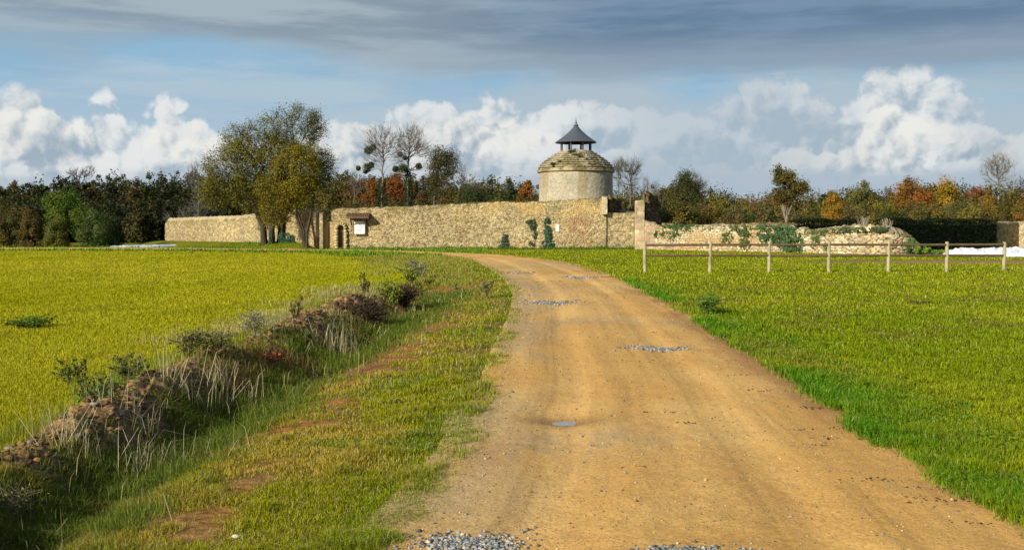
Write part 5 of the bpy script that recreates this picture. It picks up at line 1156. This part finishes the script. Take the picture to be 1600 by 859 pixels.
cols = g1 + (g2 - g1) * np.clip(.8 * sstep(fbm(x * .35, y * .25, 4, 218), .45, .62) + .6 * sstep(y, 20, 38), 0, 1)[:, None]; cols = cols + (g3 - cols) * (edge_ * .9)[:, None]
br_ = (sstep(fbm(x * .8, y * .5, 4, 219), .54, .68) * (1 - edge_) * .38 * (y < 34))[:, None]; cols = cols + (np.array([.16, .11, .035]) - cols) * br_
cols = cols * rng.uniform(.4, 1.6, (n, 1)); straw = rng.random(n) < .05; cols[straw] = np.array([.42, .38, .14]) * rng.uniform(.6, 1.2, (straw.sum(), 1))
blades("meadow_grass", x, y, ground_h(x, y), h, w, cols, "short green meadow grass right of the road with a lush edge", .95)
# broad-leaved clover and rosettes in the lush edge and on the verge
x, y = spots(60000, 900, 1680, 430, 870, 1.1); rm_ = road_mask(x, y); k = (rm_ < -.02) & (rm_ > -1.3) & (rng.random(len(x)) < .9) & (x > np.interp(y, RR[:14, 1], RR[:14, 0]) - .1) & (fbm(x * 2, y * 2, 3, 220) > .45); x, y = x[k], y[k]; n = len(x)
if n: tag(leaves("ground_leaves", np.c_[x, y, ground_h(x, y) + rng.uniform(.02, .08, n)], rng.uniform(.012, .03, n) * (1 + .03 * y), np.array([.09, .19, .018]) * rng.uniform(.6, 1.4, (n, 1)), None, np.tile([[0, 0, 1.4]], (n, 1)), mat=M_GRASS), "small bright green leaves in the lush strip along the road's right edge", None, None, 'stuff')

# ------------------------------------------------------------------ ditch and bank vegetation
def along_ridge(n, t0, t1, off, spread_):
    L = smooth_line(RIDGE, 30); d = along(L, 0); t = (t0 + (t1 - t0) * rng.random(n) ** 1.5) * d[-1]; x = np.interp(t, d, L[:, 0]); y = np.interp(t, d, L[:, 1]); ex, ey = np.gradient(L[:, 0]), np.gradient(L[:, 1]); tx = np.interp(t, d, ex); ty = np.interp(t, d, ey); l_ = np.hypot(tx, ty)
    o_ = (off + rng.normal(0, spread_, n)) * (1 + .035 * y); return x + ty / l_ * o_, y - tx / l_ * o_
def stemgrass(name, label, n, t0, t1, off, spread_, hr, col, wid=.004, lean=.35, cl=2.2, thr=.45, seed=0):
    x, y = along_ridge(n, t0, t1, off, spread_); k = fbm(x * cl, y * cl, 3, 300 + seed) > thr; x, y = x[k], y[k]; n = len(x); h = rng.uniform(*hr, n) * (1 + .008 * y)
    w = np.maximum(wid, y * .00055) * rng.uniform(.6, 1.3, n); blades(name, x, y, ground_h(x, y), h, w, np.array(col) * rng.uniform(.6, 1.4, (n, 1)), label, lean, curl=.8)
stemgrass("ditch_grass", "long green grass growing in the ditch beside the earth bank", 60000, -.0, 1.0, .55, .24, (.06, .20), (.12, .16, .022), .004, 1.0, 2.0, .46, 1)
stemgrass("dry_stems", "tall pale dead grass stems in the ditch below the earth bank", 1100, 0, 1.0, .62, .32, (.10, .32), (.36, .31, .17), .0026, 1.0, 2.4, .50, 2)
stemgrass('bank_weeds', 'short green and brown weeds growing over the top of the earth bank', 9000, 0, 1.0, .04, .22, (.03, .13), (.13, .13, .025), .006, 1.0, 2.6, .50, 8)
stemgrass("brown_stems", "reddish brown dead stems on the flank of the earth bank", 5000, .25, 1.0, .34, .14, (.08, .24), (.22, .125, .06), .003, .8, 2.2, .50, 3)
stemgrass("bank_grass", "grass tufts along the field side of the earth bank", 22000, 0, 1.0, -.42, .16, (.06, .20), (.24, .26, .03), .004, .9, 1.6, .45, 4)
stemgrass("pale_grass", "pale feathery grass at the field's edge above the bank", 9000, .40, 1.0, -.5, .35, (.08, .24), (.36, .31, .14), .003, .7, 1.3, .5, 5)
# rough tall grass where the bank ends, at the road's bend
x, y = spots(30000, 560, 740, 399, 450); k = (road_mask(x, y) < -.2) & (fbm(x * .5, y * .3, 3, 311) > .4) & (rng.random(len(x)) < sstep((x / y) * F + 800, 555, 640) * .8) ; x, y = x[k], y[k]; n = len(x)
blades("rough_grass", x, y, ground_h(x, y), rng.uniform(.05, .20, n), np.full(n, .022), (np.array([.30, .25, .07]) + (np.array([.20, .24, .02]) - np.array([.30, .25, .07])) * rng.random((n, 1))) * rng.uniform(.6, 1.3, (n, 1)), "rough brownish tall grass beyond the end of the earth bank", .4)
def weed(label, px_, py_, hgt, wd, col, n_leaf=120, stems=9, lsz=.035, stemc=(.14, .10, .06), cat="weed", name="wild_plant", z=.15, pts=.0, heads=None):
    gx_, gy_ = G(px_, py_, z); zz = float(ground_h(np.array([gx_]), np.array([gy_]))[0]); root = empty(name, (gx_, gy_, zz)); P0, P1, tips_ = [], [], []
    for i in range(stems):
        a = rng.uniform(0, 6.28); r = rng.uniform(.1, 1) * wd / 2; h = hgt * rng.uniform(.55, 1.0); top_ = np.array([gx_ + math.cos(a) * r, gy_ + math.sin(a) * r, zz + h]); b0 = np.array([gx_, gy_, zz]) + rng.normal(0, wd * .06, 3) * [1, 1, 0]
        mid = (b0 + top_) / 2 + rng.normal(0, wd * .04, 3); P0 += [b0, mid]; P1 += [mid, top_]
        for j in range(4):
            s_ = rng.uniform(.35, .95); st = b0 + (top_ - b0) * s_; e_ = st + rng.normal(0, 1, 3) * [wd * .16, wd * .16, 0] + [0, 0, hgt * .14]; P0.append(st); P1.append(e_); tips_ += [e_, st]
        tips_ += [top_, mid]
    n = len(P0); rr_ = np.full(n, max(.0022, gy_ * .00035)); child(prisms("stem", P0, P1, rr_, rr_ * .7, barkcol(n, stemc), k=4), root)
    T_ = np.array(tips_); i = rng.integers(0, len(T_), n_leaf); C = T_[i] + rng.normal(0, wd * .05, (n_leaf, 3)); C[:, 2] = np.maximum(C[:, 2], zz + .01)
    child(leaves("leaves", C, rng.uniform(.6, 1.4, n_leaf) * lsz, np.array(col) * rng.uniform(.5, 1.5, (n_leaf, 1)), mat=M_GRASS), root)
    tag(root, label, cat, None)
weed("bushy green bramble rising from the bank at the left, beside the field", 150, 612, .34, .6, (.09, .15, .025), 420, 14, .035, cat="bramble", name="bramble", z=.3)
weed("dark dead dock stalk standing upright on the bank's left part", 134, 600, .50, .12, (.06, .04, .03), 120, 3, .022, (.07, .05, .04), z=.3)
weed("small green bramble left of the tall dead dock, at the field's edge", 112, 585, .3, .4, (.10, .15, .03), 220, 8, .035, cat="bramble", name="bramble", z=.1)
weed("thistle-like green bush on the bank, left of the reddish shrub", 205, 580, .30, .5, (.10, .14, .03), 360, 14, .035, z=.3)
weed("dark spindly weed on the bank crest below the middle of the field", 295, 545, .34, .45, (.07, .075, .03), 260, 12, .03, z=.3)
weed("leafy bramble trailing over the bank crest, right of the dark spindly weed", 335, 540, .32, .7, (.09, .11, .03), 380, 12, .035, cat="bramble", name="bramble", z=.3)
weed("pale feathery umbel clump on the field side of the bank", 400, 520, .42, .75, (.30, .30, .17), 500, 20, .022, (.32, .29, .18), z=.2)
weed("small crimson-leaved bush on the bank", 418, 530, .22, .45, (.26, .070, .035), 220, 10, .035, (.2, .06, .04), z=.3)
weed("tall dead brown stalk with seed heads on the bank, right of the crimson bush", 460, 505, .65, .25, (.10, .065, .04), 150, 4, .03, (.12, .08, .05), z=.3)
weed("slim dead stalk with seed heads near the bank's right end", 570, 457, .7, .3, (.10, .07, .045), 160, 4, .045, (.12, .09, .05), z=.3)
weed("dark tangled dead bush on top of the bank near its right end", 575, 470, .50, 1.0, (.060, .042, .026), 900, 30, .05, (.08, .05, .035), z=.35)
weed("dark brown dead bush at the right end of the bank", 628, 450, .62, .9, (.085, .055, .035), 900, 28, .055, (.09, .06, .04), z=.35)
weed("bright yellow-green weed between the two dark dead bushes", 612, 455, .65, .6, (.19, .24, .025), 420, 12, .06, (.15, .16, .05), z=.3)
weed("yellow-green bush at the bank's end, right of the dark dead bushes", 640, 432, .5, .8, (.20, .24, .03), 420, 12, .07, (.15, .16, .05), z=.2)
weed("grey dried teasel clump beyond the bank's end", 652, 432, .7, .9, (.22, .20, .16), 360, 16, .06, (.24, .21, .17), z=.1)
weed("dark green weed patch in the left field", 50, 513, .20, .9, (.10, .17, .02), 520, 26, .05, (.12, .16, .02), z=0)
weed("low green shrub in the right meadow, near the road's edge", 1108, 492, .42, .75, (.10, .20, .02), 700, 22, .045, (.12, .16, .03), z=0)
weed("tall dry grass clump in the verge at the bend, right of the red soil", 760, 465, .5, .5, (.19, .2, .04), 200, 24, .03, (.25, .24, .08), z=0)
weed("dried grass clump with pale heads at the bottom left corner", 30, 800, .26, .5, (.24, .22, .10), 140, 10, .014, (.16, .14, .08), z=-.05)
weed("sprawling dock with broad green leaves on the bank, left of centre", 172, 588, .16, .35, (.05, .13, .05), 60, 6, .09, (.08, .1, .04), z=.3)
for px_, py_, lb, hh in [(120, 735, "tall pale grass clump in the ditch, nearest the bottom left", .40), (200, 690, "pale grass clump in the ditch below the bank's left part", .42), (285, 640, "pale grass clump in the ditch below the crimson bush", .42), (355, 620, "pale bent grass clump at the bank's foot, left of the middle of the ditch", .4), (520, 545, "pale grass clump at the bank's foot, near the ditch's far part", .5), (235, 720, "leaning straw-coloured grass clump at the ditch's bottom", .35)]:
    gx_, gy_ = G(px_, py_, -.1); n = 60; x = gx_ + rng.normal(0, .11, n) * (1 + .05 * gy_); y = gy_ + rng.normal(0, .11, n); h = hh * rng.uniform(.5, 1.15, n) * (1 + .03 * gy_)
    blades("grass_clump", x, y, ground_h(x, y), h, np.maximum(.004, gy_ * .0006) * np.ones(n), np.array([.46, .40, .26]) * rng.uniform(.6, 1.25, (n, 1)), lb, .8, kind=None, curl=.9)["category"] = "grass clump"
# small odd things lying about
def lumpthing(name, label, cat, px_, py_, s, col, k=1, mat=None, flat=.6):
    gx_, gy_ = G(px_, py_); z = ground_h(np.array([gx_]), np.array([gy_])); x = gx_ + rng.normal(0, s * .7, k) * (k > 1); y = gy_ + rng.normal(0, s * .5, k) * (k > 1)
    o_ = lumps(name, x, y, np.full(k, z[0] + s * .25), np.full(k, s) * rng.uniform(.6, 1.1, k), np.array(col) * rng.uniform(.7, 1.3, (k, 1)), mat or M_STONE, flat); return tag(o_, label, cat)
lumpthing("litter_scrap", "crumpled white scrap of litter in the grass at the bottom left", "litter", 372, 838, .022, (.75, .75, .72), 6, flat=.4)
lumpthing("molehill", "small dark molehill in the right meadow", "molehill", 1432, 474, .11, (.07, .05, .03), 16, flat=.35)
lumpthing("grey_stone", "mossy grey stone in the verge at the road's bend", "stone", 717, 446, .11, (.13, .15, .12), 4, flat=.5)
